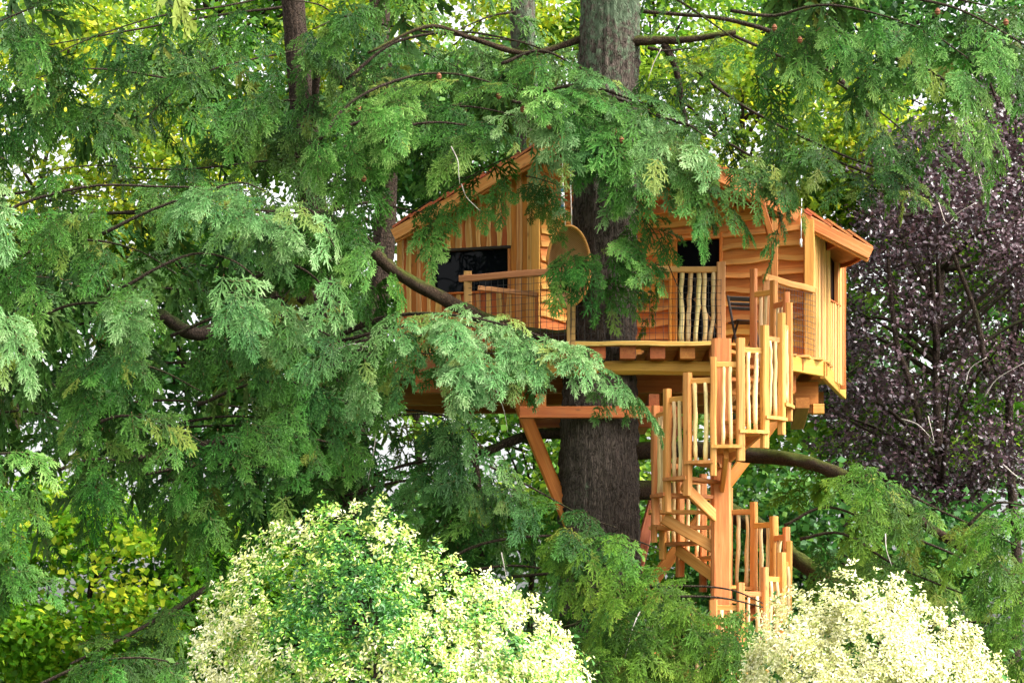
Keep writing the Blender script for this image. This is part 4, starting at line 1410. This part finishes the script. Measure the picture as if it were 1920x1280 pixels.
# bare dead twigs
for i, pts in enumerate((((846, 275, 38.4), (858, 300, 38.3), (860, 325, 38.3), (862, 345, 38.3)), ((865, 345, 38.3), (875, 370, 38.4), (900, 395, 38.5)), ((930, 730, 37.3), (945, 770, 37.2), (952, 810, 37.2)),
                         ((620, 660, 38), (660, 645, 37.9), (690, 650, 37.9)), ((1200, 1145, 36.6), (1185, 1180, 36.5), (1170, 1240, 36.5)), ((1340, 1195, 36.5), (1320, 1225, 36.4), (1290, 1250, 36.4)),
                         ((1660, 1000, 37.6), (1662, 1030, 37.5), (1672, 1060, 37.5)), ((705, 810, 38.2), (700, 850, 38.2), (690, 900, 38.2)), ((1240, 90, 39), (1225, 120, 39), (1215, 150, 39)), ((940, 1035, 37.2), (945, 1060, 37.2), (950, 1085, 37.2)))):
    P = smooth_path([at(*p) for p in pts], 9)
    tube("dead_twig", cedar, P, np.linspace(0.010, 0.004, 9), M_TWIG, 5, 0.12, i)

# ------------------------------------------------------------------ left cedar
lbase = at(600, 0, 42.6)
cedarL = thing("cedar_tree", "broad drooping cedar filling the left side with layered blue green boughs", "tree", (lbase.x, lbase.y, 0))
lz = np.linspace(-0.1, 17, 160)
lxs = np.interp(lz, [0, 6, 9, 12.5, 17], [lbase.x + 0.9, lbase.x + 0.35, lbase.x - 0.05, lbase.x - 0.40, lbase.x - 0.8])
put("trunk", trunk_mesh("trunk", np.stack([lxs, np.full_like(lz, lbase.y), lz], 1), np.interp(lz, [0, 3, 12, 17], [0.5, 0.34, 0.2, 0.12]), 40, 0, 8, 0.04), M_DLIMB, cedarL, smooth=True)
limb(cedarL, [(588, 240, 42.5), (600, 110, 42), (640, 150, 41.5), (690, 175, 41)], 0.06, 0.08, M_DLIMB, 11)
limb(cedarL, [(600, 560, 42.4), (500, 560, 41), (380, 625, 39.5), (300, 590, 38.6)], 0.14, 0.09, M_DLIMB, 12)
limb(cedarL, [(640, 820, 42.5), (520, 800, 41), (400, 830, 40), (250, 860, 39)], 0.12, 0.05, M_DLIMB, 14)
# upper, darker
for i, (sp, H, n, mt, lod, hang, ti) in enumerate((
    ([(560, -20, 42), (430, 10, 41.6), (300, 30, 41.2), (150, 80, 40.8), (20, 150, 40.5)], [1.0, 1.1, 1.3, 1.4, 1.2], 170, M_CEDAR, 1, .3, .35),
    ([(200, -30, 40), (100, 0, 39.8), (0, 40, 39.6), (-60, 70, 39.5)], 1.0, 70, M_CEDAR, 0, .2, .45),
    ([(580, 90, 41.8), (480, 110, 41.4), (400, 130, 41), (330, 170, 40.7), (270, 225, 40.5)], [1.2, 1.2, 1.0, 0.9, 0.6], 110, M_CEDAR, 0, .1, .45),
    ([(600, 190, 42.4), (520, 190, 42.2), (440, 220, 42), (360, 280, 41.8)], 1.2, 120, M_CEDARD, 1, .3, .5),
    ([(590, 290, 42), (470, 305, 41.5), (330, 318, 41), (180, 310, 40.6), (60, 325, 40.3)], [0.6, 0.6, 0.5, 0.5, 0.5], 110, M_CEDARD, 1, .1, .5),
    ([(640, 40, 41.6), (600, 10, 41.6), (540, 0, 41.6)], 1.6, 60, M_CEDARD, 1, .4, .5),
    ([(330, 150, 41.5), (200, 130, 41.2), (90, 140, 41), (-20, 200, 40.8)], 1.1, 150, M_CEDARD, 4, .7, .4),
)):
    B(cedarL, sp, H, 0.8, n, mt, lod, seed=60 + i, rad=(.02, .008), hang=hang, tint=ti, clump=.35)
# front tiers, from the top down
for i, (sp, H, W_, n, mt, ti) in enumerate((
    ([(-40, 420, 38.6), (60, 375, 38.6), (180, 348, 38.6), (300, 350, 38.6), (400, 352, 38.7), (480, 360, 38.8)], [0.9, 1.0, 1.0, 0.9, 0.9, 0.7], 1.0, 125, M_CEDAR, .55),
    ([(190, 440, 37.9), (280, 395, 37.8), (380, 360, 37.8), (450, 342, 37.9), (500, 360, 37.9)], [0.6, 0.8, 0.9, 0.9, 0.7], 0.8, 66, M_CEDARB, .58),
    ([(500, 400, 38), (560, 388, 37.9), (600, 410, 37.9), (630, 470, 37.9)], [0.8, 1.1, 1.1, 0.8], 0.7, 52, M_CEDARB, .62),
    ([(600, 400, 38.9), (660, 420, 38.7), (710, 470, 38.6), (740, 530, 38.6)], [0.8, 0.9, 0.6, 0.2], 0.6, 105, M_CEDAR, .45),
    ([(230, 540, 37.3), (300, 500, 37.2), (370, 475, 37.2), (440, 490, 37.2), (500, 540, 37.3)], [0.8, 0.9, 1.0, 0.9, 0.6], 0.7, 60, M_CEDARB, .66),
    ([(480, 520, 37.6), (540, 495, 37.5), (600, 530, 37.5), (640, 600, 37.6)], [0.9, 1.1, 1.0, 0.6], 0.6, 50, M_CEDARB, .55),
    ([(-40, 520, 38), (60, 470, 38), (160, 450, 38), (260, 470, 38), (340, 520, 38)], [1.2, 1.2, 1.2, 1.0, 0.8], 0.9, 90, M_CEDAR, .42),
    ([(60, 600, 38), (140, 570, 37.9), (230, 575, 37.8), (300, 620, 37.8)], [1.0, 1.1, 1.1, 0.9], 0.8, 62, M_CEDAR, .45),
    ([(320, 630, 38.3), (420, 590, 38.2), (520, 590, 38.2), (620, 630, 38.3), (680, 680, 38.4)], [1.1, 1.1, 1.1, 1.0, 0.7], 0.8, 80, M_CEDAR, .38),
    ([(110, 720, 37.4), (200, 680, 37.3), (290, 690, 37.3), (390, 740, 37.3)], [1.1, 1.2, 1.2, 0.9], 0.8, 70, M_CEDAR, .45),
    ([(370, 760, 37.8), (470, 720, 37.7), (570, 720, 37.7), (660, 760, 37.8)], [1.2, 1.2, 1.2, 1.0], 0.8, 70, M_CEDAR, .4),
    ([(120, 830, 37.2), (220, 780, 37.1), (320, 800, 37.1), (420, 850, 37.1)], [0.9, 1.0, 1.0, 0.8], 0.8, 60, M_CEDAR, .42),
    ([(420, 850, 37.9), (520, 820, 37.9), (620, 830, 38), (700, 870, 38.1)], [1.0, 1.1, 1.0, 0.7], 0.7, 48, M_CEDAR, .36),
)):
    B(cedarL, sp, H, W_, n, mt, 0, seed=80 + i, tint=ti, clump=.25)
# bright tips that reach in from the left edge
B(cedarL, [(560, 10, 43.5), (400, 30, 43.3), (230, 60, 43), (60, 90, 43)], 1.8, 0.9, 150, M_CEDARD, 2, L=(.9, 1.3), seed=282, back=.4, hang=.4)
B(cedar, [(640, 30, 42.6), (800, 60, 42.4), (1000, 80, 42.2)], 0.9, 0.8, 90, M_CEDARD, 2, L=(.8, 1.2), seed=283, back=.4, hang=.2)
B(cedarL, [(-70, 285, 36.4), (-30, 280, 36.3), (10, 300, 36.3)], 0.5, 0.4, 9, M_CEDARB, 0, seed=100, tint=.75)
B(cedarL, [(-70, 560, 36.0), (-30, 555, 35.9), (5, 575, 35.9)], 0.5, 0.4, 9, M_CEDARB, 0, seed=101, tint=.8)
B(cedarL, [(-70, 640, 36.0), (-30, 640, 35.9), (0, 660, 35.9)], 0.3, 0.4, 6, M_YCEDAR, 0, seed=102, tint=.8)
B(cedarL, [(-60, 860, 36.2), (0, 850, 36.2), (60, 850, 36.1), (110, 865, 36.1)], 0.5, 0.6, 24, M_CEDAR, 0, seed=103, tint=.6)
B(cedarL, [(-60, 1000, 36.2), (0, 990, 36.2), (50, 1010, 36.1)], 0.5, 0.5, 14, M_CEDAR, 0, seed=104, tint=.5)
# hanging strands under the tiers and filling inside, in the shade-darkened needles
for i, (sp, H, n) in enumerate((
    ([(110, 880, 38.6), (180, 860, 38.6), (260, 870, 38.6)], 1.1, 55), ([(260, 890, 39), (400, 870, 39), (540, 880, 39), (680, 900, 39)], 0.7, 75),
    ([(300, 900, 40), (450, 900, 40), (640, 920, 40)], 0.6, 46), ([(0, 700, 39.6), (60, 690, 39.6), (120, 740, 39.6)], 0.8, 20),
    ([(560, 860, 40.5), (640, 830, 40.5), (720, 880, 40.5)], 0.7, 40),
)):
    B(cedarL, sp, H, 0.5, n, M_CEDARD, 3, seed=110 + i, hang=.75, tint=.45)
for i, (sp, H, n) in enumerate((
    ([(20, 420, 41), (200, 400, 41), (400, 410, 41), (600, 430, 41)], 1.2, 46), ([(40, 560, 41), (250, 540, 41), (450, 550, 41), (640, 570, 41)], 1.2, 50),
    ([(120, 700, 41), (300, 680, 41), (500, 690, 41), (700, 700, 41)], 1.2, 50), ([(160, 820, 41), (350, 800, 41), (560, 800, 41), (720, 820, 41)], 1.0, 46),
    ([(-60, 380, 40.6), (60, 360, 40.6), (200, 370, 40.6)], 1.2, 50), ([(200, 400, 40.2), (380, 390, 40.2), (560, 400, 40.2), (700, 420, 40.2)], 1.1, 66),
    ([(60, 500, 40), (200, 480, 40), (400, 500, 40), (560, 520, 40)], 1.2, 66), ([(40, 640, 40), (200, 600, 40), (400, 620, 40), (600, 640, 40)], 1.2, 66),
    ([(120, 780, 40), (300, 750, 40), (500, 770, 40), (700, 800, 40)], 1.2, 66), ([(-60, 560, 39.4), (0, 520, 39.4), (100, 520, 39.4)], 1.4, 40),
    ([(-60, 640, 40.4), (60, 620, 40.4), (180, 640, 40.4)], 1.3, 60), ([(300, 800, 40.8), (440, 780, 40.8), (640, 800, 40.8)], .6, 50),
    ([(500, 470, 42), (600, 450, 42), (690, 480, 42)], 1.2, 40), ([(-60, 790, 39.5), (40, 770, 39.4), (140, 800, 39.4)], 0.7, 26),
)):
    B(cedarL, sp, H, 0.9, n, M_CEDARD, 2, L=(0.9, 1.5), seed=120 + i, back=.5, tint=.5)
# low boughs at the bottom left
B(cedarL, [(60, 1290, 35), (160, 1245, 34.9), (260, 1232, 34.8), (345, 1245, 34.8)], 0.6, 0.6, 30, M_CEDAR, 0, seed=130, tint=.6)
B(cedarL, [(400, 1090, 39), (330, 1140, 38.5), (230, 1195, 38), (120, 1250, 37.6)], [0.9, 0.8, 0.6, 0.4], 0.6, 75, M_CEDARD, 0, seed=131, tint=.55, rad=(.05, .02))
B(cedarL, [(300, -200, 41), (0, -150, 40.5), (-200, -100, 40)], 0.9, 1.8, 34, M_CEDARD, 2, L=(1.2, 1.9), seed=132, back=.5)

# two straight conifer stems behind the roof, left of the big trunk
for (px, rad_, lb, sd) in ((716, 0.17, "slim dark conifer stem rising behind the roof left of the mossy twigs", 141), (992, 0.22, "stouter grey conifer stem behind the roof close to the big trunk", 142)):
    b0 = at(px, 0, 47.0)
    tr_ = thing("conifer_tree", lb, "tree", (b0.x, 47.0, 0), "conifer stems behind the treehouse")
    zz = np.linspace(-0.1, 18, 120)
    xs = b0.x + 0.12 * np.sin(zz * 0.5 + sd) + (zz - 13) * 0.01 + (1.35 if px > 900 else -0.5) * np.clip((11 - zz) / 5, 0, 1) ** 1.5
    put("trunk", trunk_mesh("trunk", np.stack([xs, np.full_like(zz, 47.0), zz], 1), np.interp(zz, [0, 18], [rad_ * 1.6, rad_ * .85]), 30, 0, sd, 0.05), M_DLIMB if sd == 141 else M_BARK, tr_, smooth=True)
    for j in range(3):
        B(tr_, [(px, 20 + j * 70, 47), (px - 70 + 150 * (j % 2), 30 + j * 70, 46.6), (px - 140 + 290 * (j % 2), 60 + j * 70, 46.3)], 0.8, 0.6, 12, M_CEDARD, 2, seed=sd * 7 + j)


# ------------------------------------------------------------------ broad-leaved trees
def leaf_cloud(name, centers, sig, n, size, seed, flat=0.55, up=0.5, shape="diamond", tintc=None, aspect=0.55):
    """n leaves gathered in clumps round `centers`; each leaf a folded blade of 4 triangles at most"""
    g = rng(seed)
    C_ = np.asarray(centers, float)
    idx = g.integers(len(C_), size=n)
    p = C_[idx] + g.normal(0, 1, (n, 3)) * np.array([sig, sig, sig * flat])
    tint = (g.random(len(C_)) if tintc is None else np.asarray(tintc))[idx]
    nrm = g.normal(0, 1, (n, 3)) + np.array([0, -0.25, up * 2])
    nrm /= np.linalg.norm(nrm, axis=1)[:, None]
    d = g.normal(0, 1, (n, 3)) + np.array([0, 0, -0.5])
    d -= nrm * (d * nrm).sum(1)[:, None]
    d /= np.linalg.norm(d, axis=1)[:, None]
    s = np.cross(nrm, d)
    L = size * g.uniform(0.6, 1.3, n)[:, None]
    wdt = L * aspect * g.uniform(0.8, 1.2, n)[:, None]
    fold = nrm * (L * 0.12)
    if shape == "maple" and n < 20000 and size > .16:
        v = np.stack([p, p + d * L * .25 + s * wdt + fold, p + d * L * .62 + s * wdt * .35, p + d * L - fold, p + d * L * .62 - s * wdt * .35, p + d * L * .25 - s * wdt + fold], 1)
        t0 = np.array([(0, 1, 2), (0, 2, 3), (0, 3, 4), (0, 4, 5)])
    else:
        v = np.stack([p, p + d * L * .5 + s * wdt * .5 + fold, p + d * L, p + d * L * .5 - s * wdt * .5 + fold], 1)
        t0 = np.array([(0, 1, 2), (0, 2, 3)])
    k = v.shape[1]
    tri = (t0[None] + (np.arange(n) * k)[:, None, None]).reshape(-1, 3)
    me = trimesh(name, v.reshape(-1, 3), tri, {"tint": np.repeat(tint, k)})
    NTRI[0] += len(tri)
    return me


def ellipsoid_pts(c, r, n, g, shell=0.35):
    q = g.normal(0, 1, (n, 3))
    q /= np.linalg.norm(q, axis=1)[:, None]
    rad = (shell + (1 - shell) * g.random(n)) ** (1 / 2.2)
    return np.asarray(c) + q * rad[:, None] * np.asarray(r)


def leafy_tree(label, px, py, Y, r, nclump, nleaf, size, mat, seed, sig=0.38, shape="maple", flat=0.5, limb_mat=M_DLIMB, nb=14, trad=0.2, trunk_px=None, name="broadleaf_tree", group=None, aspect=0.55, lean=0.0):
    g = rng(seed)
    c = at(px, py, Y)
    tpx = c.x if trunk_px is None else at(trunk_px, 0, Y).x
    t_ = thing(name, label, "tree", (tpx, Y, 0), group)
    cs = ellipsoid_pts(c, r, nclump, g)
    cs = cs[cs[:, 2] > 0.3]
    topz = c.z + r[2] * 0.55
    zz = np.linspace(-0.1, topz, 22)
    path = np.stack([tpx + (c.x - tpx) * (zz / topz).clip(0, 1) + lean * zz + 0.1 * np.sin(zz * .9 + seed), Y + 0.1 * np.cos(zz * .7 + seed), zz], 1)
    tube("trunk", t_, path, np.linspace(trad, trad * .25, 22), limb_mat, 9, 0.05, seed)
    for i in range(nb):
        e = cs[g.integers(len(cs))]
        z0 = max(0.5, min(e[2] - g.uniform(0.4, 2.2), topz * .95))
        s0 = np.array([np.interp(z0, zz, path[:, 0]), np.interp(z0, zz, path[:, 1]), z0])
        mid = (s0 + e) / 2 + np.array([0, 0, g.uniform(-.1, .4)])
        tube("branch", t_, smooth_path([Vector(s0), Vector(mid), Vector(e)], 9), np.linspace(trad * .38, 0.012, 9), limb_mat, 4, 0.08, seed + i)
    put("crown", leaf_cloud("crown", cs, sig, nleaf, size, seed + 5, flat, shape=shape, aspect=aspect), mat, t_, kind="stuff")
    return t_


M_YEL = leafmat("yellow_maple_leaf", [(0.1, (0.06, 0.15, 0.010)), (0.55, (0.21, 0.33, 0.016)), (0.92, (0.60, 0.56, 0.03))], trans=0.55)
M_GRN = leafmat("green_maple_leaf", [(0.1, (0.03, 0.12, 0.01)), (0.5, (0.10, 0.25, 0.018)), (0.85, (0.32, 0.45, 0.03))], trans=0.5)
M_YGRN = leafmat("yellow_green_leaf", [(0.12, (0.06, 0.22, 0.012)), (0.58, (0.22, 0.44, 0.022)), (0.95, (0.72, 0.70, 0.05))], trans=0.65)  # yellow end brightened: backlight from the sky put into the leaf colour
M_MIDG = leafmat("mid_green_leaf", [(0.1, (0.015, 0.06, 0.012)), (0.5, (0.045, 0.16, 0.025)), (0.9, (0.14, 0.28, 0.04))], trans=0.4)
M_PURP = leafmat("copper_leaf", [(0.1, (0.020, 0.010, 0.012)), (0.5, (0.055, 0.029, 0.036)), (0.9, (0.125, 0.070, 0.082))], trans=0.2, rough=0.3, spec=0.6)

leafy_tree("bright yellow green maple behind the upper left boughs", 120, 240, 52, (3.4, 2.0, 3.0), 190, 22000, 0.135, M_YEL, 1, aspect=.8, trunk_px=-70, trad=.11)
leafy_tree("green maple with backlit yellow tips at the bottom left", 190, 1110, 51, (3.9, 2.0, 2.3), 230, 28000, 0.16, M_YGRN, 2, shape="diamond", aspect=.8, trunk_px=140, trad=.13)
leafy_tree("sunny maple showing between the stems above the roof", 800, 90, 55, (3.2, 1.8, 2.2), 130, 15000, 0.135, M_YEL, 3, aspect=.8, trunk_px=770, trad=.12)
leafy_tree("yellow leaved maple glowing above the porch roof", 1400, 250, 53, (3.6, 1.6, 2.2), 150, 18000, 0.135, M_YEL, 4, aspect=.8, trunk_px=1360, trad=.12)
leafy_tree("fresh green maple behind the staircase and trunk", 1290, 930, 50, (3.4, 1.6, 2.6), 120, 12000, 0.16, M_GRN, 5, shape="diamond", aspect=.85, trunk_px=1240)
leafy_tree("green maple peeping through behind the copper beech", 1720, 580, 54, (3.6, 1.3, 4.4), 200, 20000, 0.21, M_GRN, 6, shape="diamond", aspect=.85, trunk_px=1620)
leafy_tree("dark leafy tree low behind the right hand limb", 1600, 1050, 48, (3.2, 1.6, 1.8), 90, 9500, 0.15, M_MIDG, 7, shape="diamond", aspect=.85, trunk_px=1550)
leafy_tree("tall green maple between the left cedar and the house", 600, 520, 56, (3.4, 1.8, 4.2), 150, 15000, 0.17, M_GRN, 8, shape="diamond", aspect=.85, trunk_px=640, trad=.13)
leafy_tree("lofty green maple crown filling the top left corner", 380, 60, 58, (4.6, 1.8, 2.6), 150, 16000, 0.18, M_GRN, 12, shape="diamond", aspect=.85, trunk_px=430, trad=.13)
leafy_tree("tall green tree closing the view behind the upper right boughs", 1700, 110, 60, (4.6, 1.8, 3.0), 150, 16000, 0.19, M_MIDG, 13, shape="diamond", aspect=.85, trunk_px=1660, trad=.13)
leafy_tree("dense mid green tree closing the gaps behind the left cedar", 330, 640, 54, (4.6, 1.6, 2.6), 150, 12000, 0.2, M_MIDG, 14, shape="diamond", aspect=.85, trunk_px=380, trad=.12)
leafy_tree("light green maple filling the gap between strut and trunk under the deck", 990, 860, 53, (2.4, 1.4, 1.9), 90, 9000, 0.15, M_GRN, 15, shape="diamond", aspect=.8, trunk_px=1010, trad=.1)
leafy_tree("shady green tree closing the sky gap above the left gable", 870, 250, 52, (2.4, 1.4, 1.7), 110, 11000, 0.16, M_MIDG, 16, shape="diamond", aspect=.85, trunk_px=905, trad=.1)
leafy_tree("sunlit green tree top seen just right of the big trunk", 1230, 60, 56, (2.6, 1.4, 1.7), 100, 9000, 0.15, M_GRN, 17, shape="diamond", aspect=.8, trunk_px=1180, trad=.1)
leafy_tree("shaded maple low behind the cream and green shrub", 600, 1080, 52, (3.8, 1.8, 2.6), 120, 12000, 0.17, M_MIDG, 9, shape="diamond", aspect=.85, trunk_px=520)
beech2 = leafy_tree("copper beech with dark purple leaves right of the house", 1770, 640, 49, (2.9, 1.9, 4.0), 330, 30000, 0.10, M_PURP, 10, sig=0.25, shape="diamond", nb=34, trad=0.17, trunk_px=1745, name="copper_beech", aspect=0.7)
leafy_tree("second copper beech crown leaning out past the right edge", 1900, 420, 51, (2.6, 1.5, 3.6), 190, 17000, 0.10, M_PURP, 11, sig=0.27, shape="diamond", nb=16, trad=0.14, trunk_px=1900, name="copper_beech", aspect=0.7)

# thin dark stems and pale twigs inside the copper beech
limb(beech2, [(1735, 830, 48), (1700, 700, 47.8), (1680, 640, 47.8), (1668, 520, 47.8), (1665, 470, 47.8)], 0.07, 0.03, M_DLIMB, 31)
limb(beech2, [(1682, 640, 47.8), (1640, 660, 47.7), (1590, 700, 47.6)], 0.03, 0.012, M_DLIMB, 32)
limb(beech2, [(1697, 690, 47.8), (1715, 650, 47.7), (1740, 620, 47.6)], 0.025, 0.01, M_DLIMB, 33)
limb(beech2, [(1850, 700, 48), (1830, 590, 47.9), (1800, 510, 47.8), (1782, 460, 47.8)], 0.06, 0.03, M_DLIMB, 34)
for i, pts in enumerate((((1760, 380, 47), (1775, 420, 46.9), (1795, 400, 46.9), (1830, 380, 46.8)), ((1740, 780, 46.9), (1745, 800, 46.8), (1752, 830, 46.8)), ((1845, 745, 46.8), (1870, 710, 46.7), (1920, 680, 46.6)),
                         ((1690, 785, 46.9), (1720, 795, 46.8), (1745, 820, 46.8)), ((1810, 720, 46.8), (1820, 690, 46.8), (1850, 670, 46.7)), ((1880, 870, 46.6), (1910, 895, 46.6), (1940, 905, 46.5)), ((1830, 310, 47), (1840, 345, 47), (1850, 380, 47)))):
    P = smooth_path([at(*p) for p in pts], 9)
    tube("dead_twig", beech2, P, np.linspace(0.012, 0.005, 9), M_TWIG, 5, 0.1, 50 + i)

# far wood: one dense mass of greenery low down behind everything
g = rng(77)
fc = np.stack([g.uniform(-16, 17, 260), g.uniform(62, 68, 260), g.uniform(0.5, 9.5, 260)], 1)
fc[:, 2] *= np.interp(fc[:, 0], [-16, -9, 0, 6, 17], [0.25, 0.22, 0.8, 1.3, 1.5])
put("distant_wood", leaf_cloud("distant_wood", fc, 0.75, 15000, 0.30, 78, 0.6, shape="diamond", aspect=.9), M_MIDG, None, kind="stuff")

# ------------------------------------------------------------------ variegated shrubs in front
M_VAR = leafmat("variegated_leaf", [(0.18, (0.02, 0.11, 0.01)), (0.36, (0.08, 0.26, 0.02)), (0.48, (0.27, 0.42, 0.035)), (0.60, (0.60, 0.62, 0.18)), (0.80, (0.82, 0.79, 0.52))], trans=0.18, clump=0.8)
M_CREAM = leafmat("cream_leaf", [(0.10, (0.025, 0.09, 0.008)), (0.32, (0.24, 0.30, 0.055)), (0.5, (0.60, 0.58, 0.22)), (0.8, (0.80, 0.76, 0.50))], trans=0.12, clump=0.6)  # yellow-green stops put shadow among the cream leaves into the colour


def shrub(label, outline, Y, depth, nros, mat, seed, tintf, leaf=0.048, per=8, sprigs=0.02, spread_t=.2, inner=2500):
    """outline: photo columns/rows of the crown silhouette; the crown is a rounded mass behind it"""
    g = rng(seed)
    ox = np.array([o[0] for o in outline], float)
    oy = np.array([o[1] for o in outline], float)
    c0 = at((ox[0] + ox[-1]) / 2, 1300, Y)
    t_ = thing("variegated_shrub", label, "shrub", (c0.x, Y, 0))
    xc, hw = (ox[0] + ox[-1]) / 2, (ox[-1] - ox[0]) / 2
    cen, tin, nrm = [], [], []
    while len(cen) < nros:
        px = g.uniform(ox[0], ox[-1])
        top = np.interp(px, ox, oy)
        f = g.random() ** 0.8                       # 0 on the silhouette, 1 at the bottom front
        top += 9 * math.sin(px * .055 + seed) + 7 * math.sin(px * .13 + 2 * seed)
        sprig = g.random() < sprigs
        if sprig:                                   # stray shoots above the outline
            f = -g.random() * 26 / (1420 - top) * (1 if math.sin(px * .9) > .1 else .3)
        py = top + f * (1420 - top)
        # bulge towards the viewer below the crest and in the middle
        e = max(0.0, 1 - ((px - xc) / hw) ** 2)
        bul = depth * math.sqrt(e) * math.sin(min(1.0, f * 1.25) * math.pi / 2)
        lump = 0.16 * math.sin(px * 0.031 + seed) * math.sin(py * 0.027) + 0.1 * math.sin(px * 0.07 + py * 0.05)
        sgn = 1 if g.random() < 0.82 else -0.6
        p = at(px, py, Y - sgn * (bul + lump))
        # dark gaps
        gap = math.sin(px * 0.043 + 1.3 * seed) + math.sin(py * 0.051 + px * 0.017) + math.sin(px * 0.11 - py * 0.06)
        if gap > 1.25 and g.random() < 0.85:
            continue
        cen.append(p)
        tin.append(np.clip(tintf(px, py) + g.normal(0, spread_t), 0, 1))
        n_ = V((px - xc) / hw, -0.7 - 0.4 * f, 0.9 - 0.9 * f).normalized()
        nrm.append(n_)
    C_ = np.array([list(c) for c in cen])
    Nn = np.array([list(n) for n in nrm])
    n = len(C_) * per
    idx = np.repeat(np.arange(len(C_)), per)
    nr_ = Nn[idx] + g.normal(0, .35, (n, 3))
    nr_ /= np.linalg.norm(nr_, axis=1)[:, None]
    d = g.normal(0, 1, (n, 3))
    d -= nr_ * (d * nr_).sum(1)[:, None]
    d /= np.linalg.norm(d, axis=1)[:, None]
    d = d + nr_ * g.uniform(-.1, .6, n)[:, None]           # star of leaves opening outwards
    d /= np.linalg.norm(d, axis=1)[:, None]
    s = np.cross(nr_, d)
    s /= np.linalg.norm(s, axis=1)[:, None]
    up = np.cross(d, s)
    p = C_[idx] + g.normal(0, .022, (n, 3))
    L = leaf * g.uniform(.65, 1.25, n)[:, None]
    wd = L * 0.42
    v = np.stack([p, p + d * L * .45 + s * wd * .5 + up * L * .06, p + d * L - up * L * .12, p + d * L * .45 - s * wd * .5 + up * L * .06], 1)
    t0 = np.array([(0, 1, 2), (0, 2, 3)])
    tri = (t0[None] + (np.arange(n) * 4)[:, None, None]).reshape(-1, 3)
    me = trimesh("foliage", v.reshape(-1, 3), tri, {"tint": np.repeat(np.array(tin)[idx], 4)})
    NTRI[0] += len(tri)
    put("foliage", me, mat, t_, kind="stuff")
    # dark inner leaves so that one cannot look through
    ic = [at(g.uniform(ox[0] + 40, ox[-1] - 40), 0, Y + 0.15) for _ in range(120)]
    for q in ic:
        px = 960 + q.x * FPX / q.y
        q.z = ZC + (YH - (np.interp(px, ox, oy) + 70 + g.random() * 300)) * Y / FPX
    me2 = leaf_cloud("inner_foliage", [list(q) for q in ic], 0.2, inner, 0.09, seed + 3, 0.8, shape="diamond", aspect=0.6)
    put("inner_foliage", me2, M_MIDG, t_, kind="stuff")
    for i in range(5):
        a = V(c0.x + g.normal(0, .1), Y + g.normal(0, .1), 0)
        e = Vector(cen[g.integers(len(cen))])
        tube("stem", t_, smooth_path([a, (a + e) / 2 + V(0, .2, .3), e], 10), np.linspace(.035, .01, 10), M_DLIMB, 6, .06, seed + i)
    return t_


def tint_left(px, py):
    g_ = math.exp(-((px - 640) / 150) ** 2 - ((py - 1130) / 105) ** 2)
    top = math.exp(-((py - 985) / 50) ** 2) * 0.12
    left = 0.22 * max(0.0, min(1.0, (520 - px) / 120))
    return 0.57 - 0.48 * g_ + left - top * .3 + 0.16 * math.sin(px * .035 + py * .02) * math.sin(py * .045)


shrub("rounded cream and green variegated shrub at the bottom centre left", [(352, 1420), (352, 1250), (362, 1195), (395, 1120), (440, 1050), (520, 990), (600, 962), (700, 950), (750, 985), (800, 1040), (880, 1080), (960, 1110), (1020, 1150), (1060, 1200), (1100, 1250), (1150, 1330), (1165, 1420)],
      24.5, 1.15, 7200, M_VAR, 3, tint_left)
shrub("pale cream flowering shrub at the bottom right", [(1385, 1420), (1400, 1230), (1420, 1175), (1450, 1130), (1500, 1110), (1545, 1125), (1580, 1085), (1625, 1072), (1670, 1100), (1720, 1120), (1790, 1150), (1830, 1185), (1870, 1240), (1900, 1300), (1910, 1420)],
      25.5, 0.9, 6400, M_CREAM, 6, lambda x, y: 0.66, leaf=0.045, sprigs=0.01)
print("foliage triangles", NTRI[0])
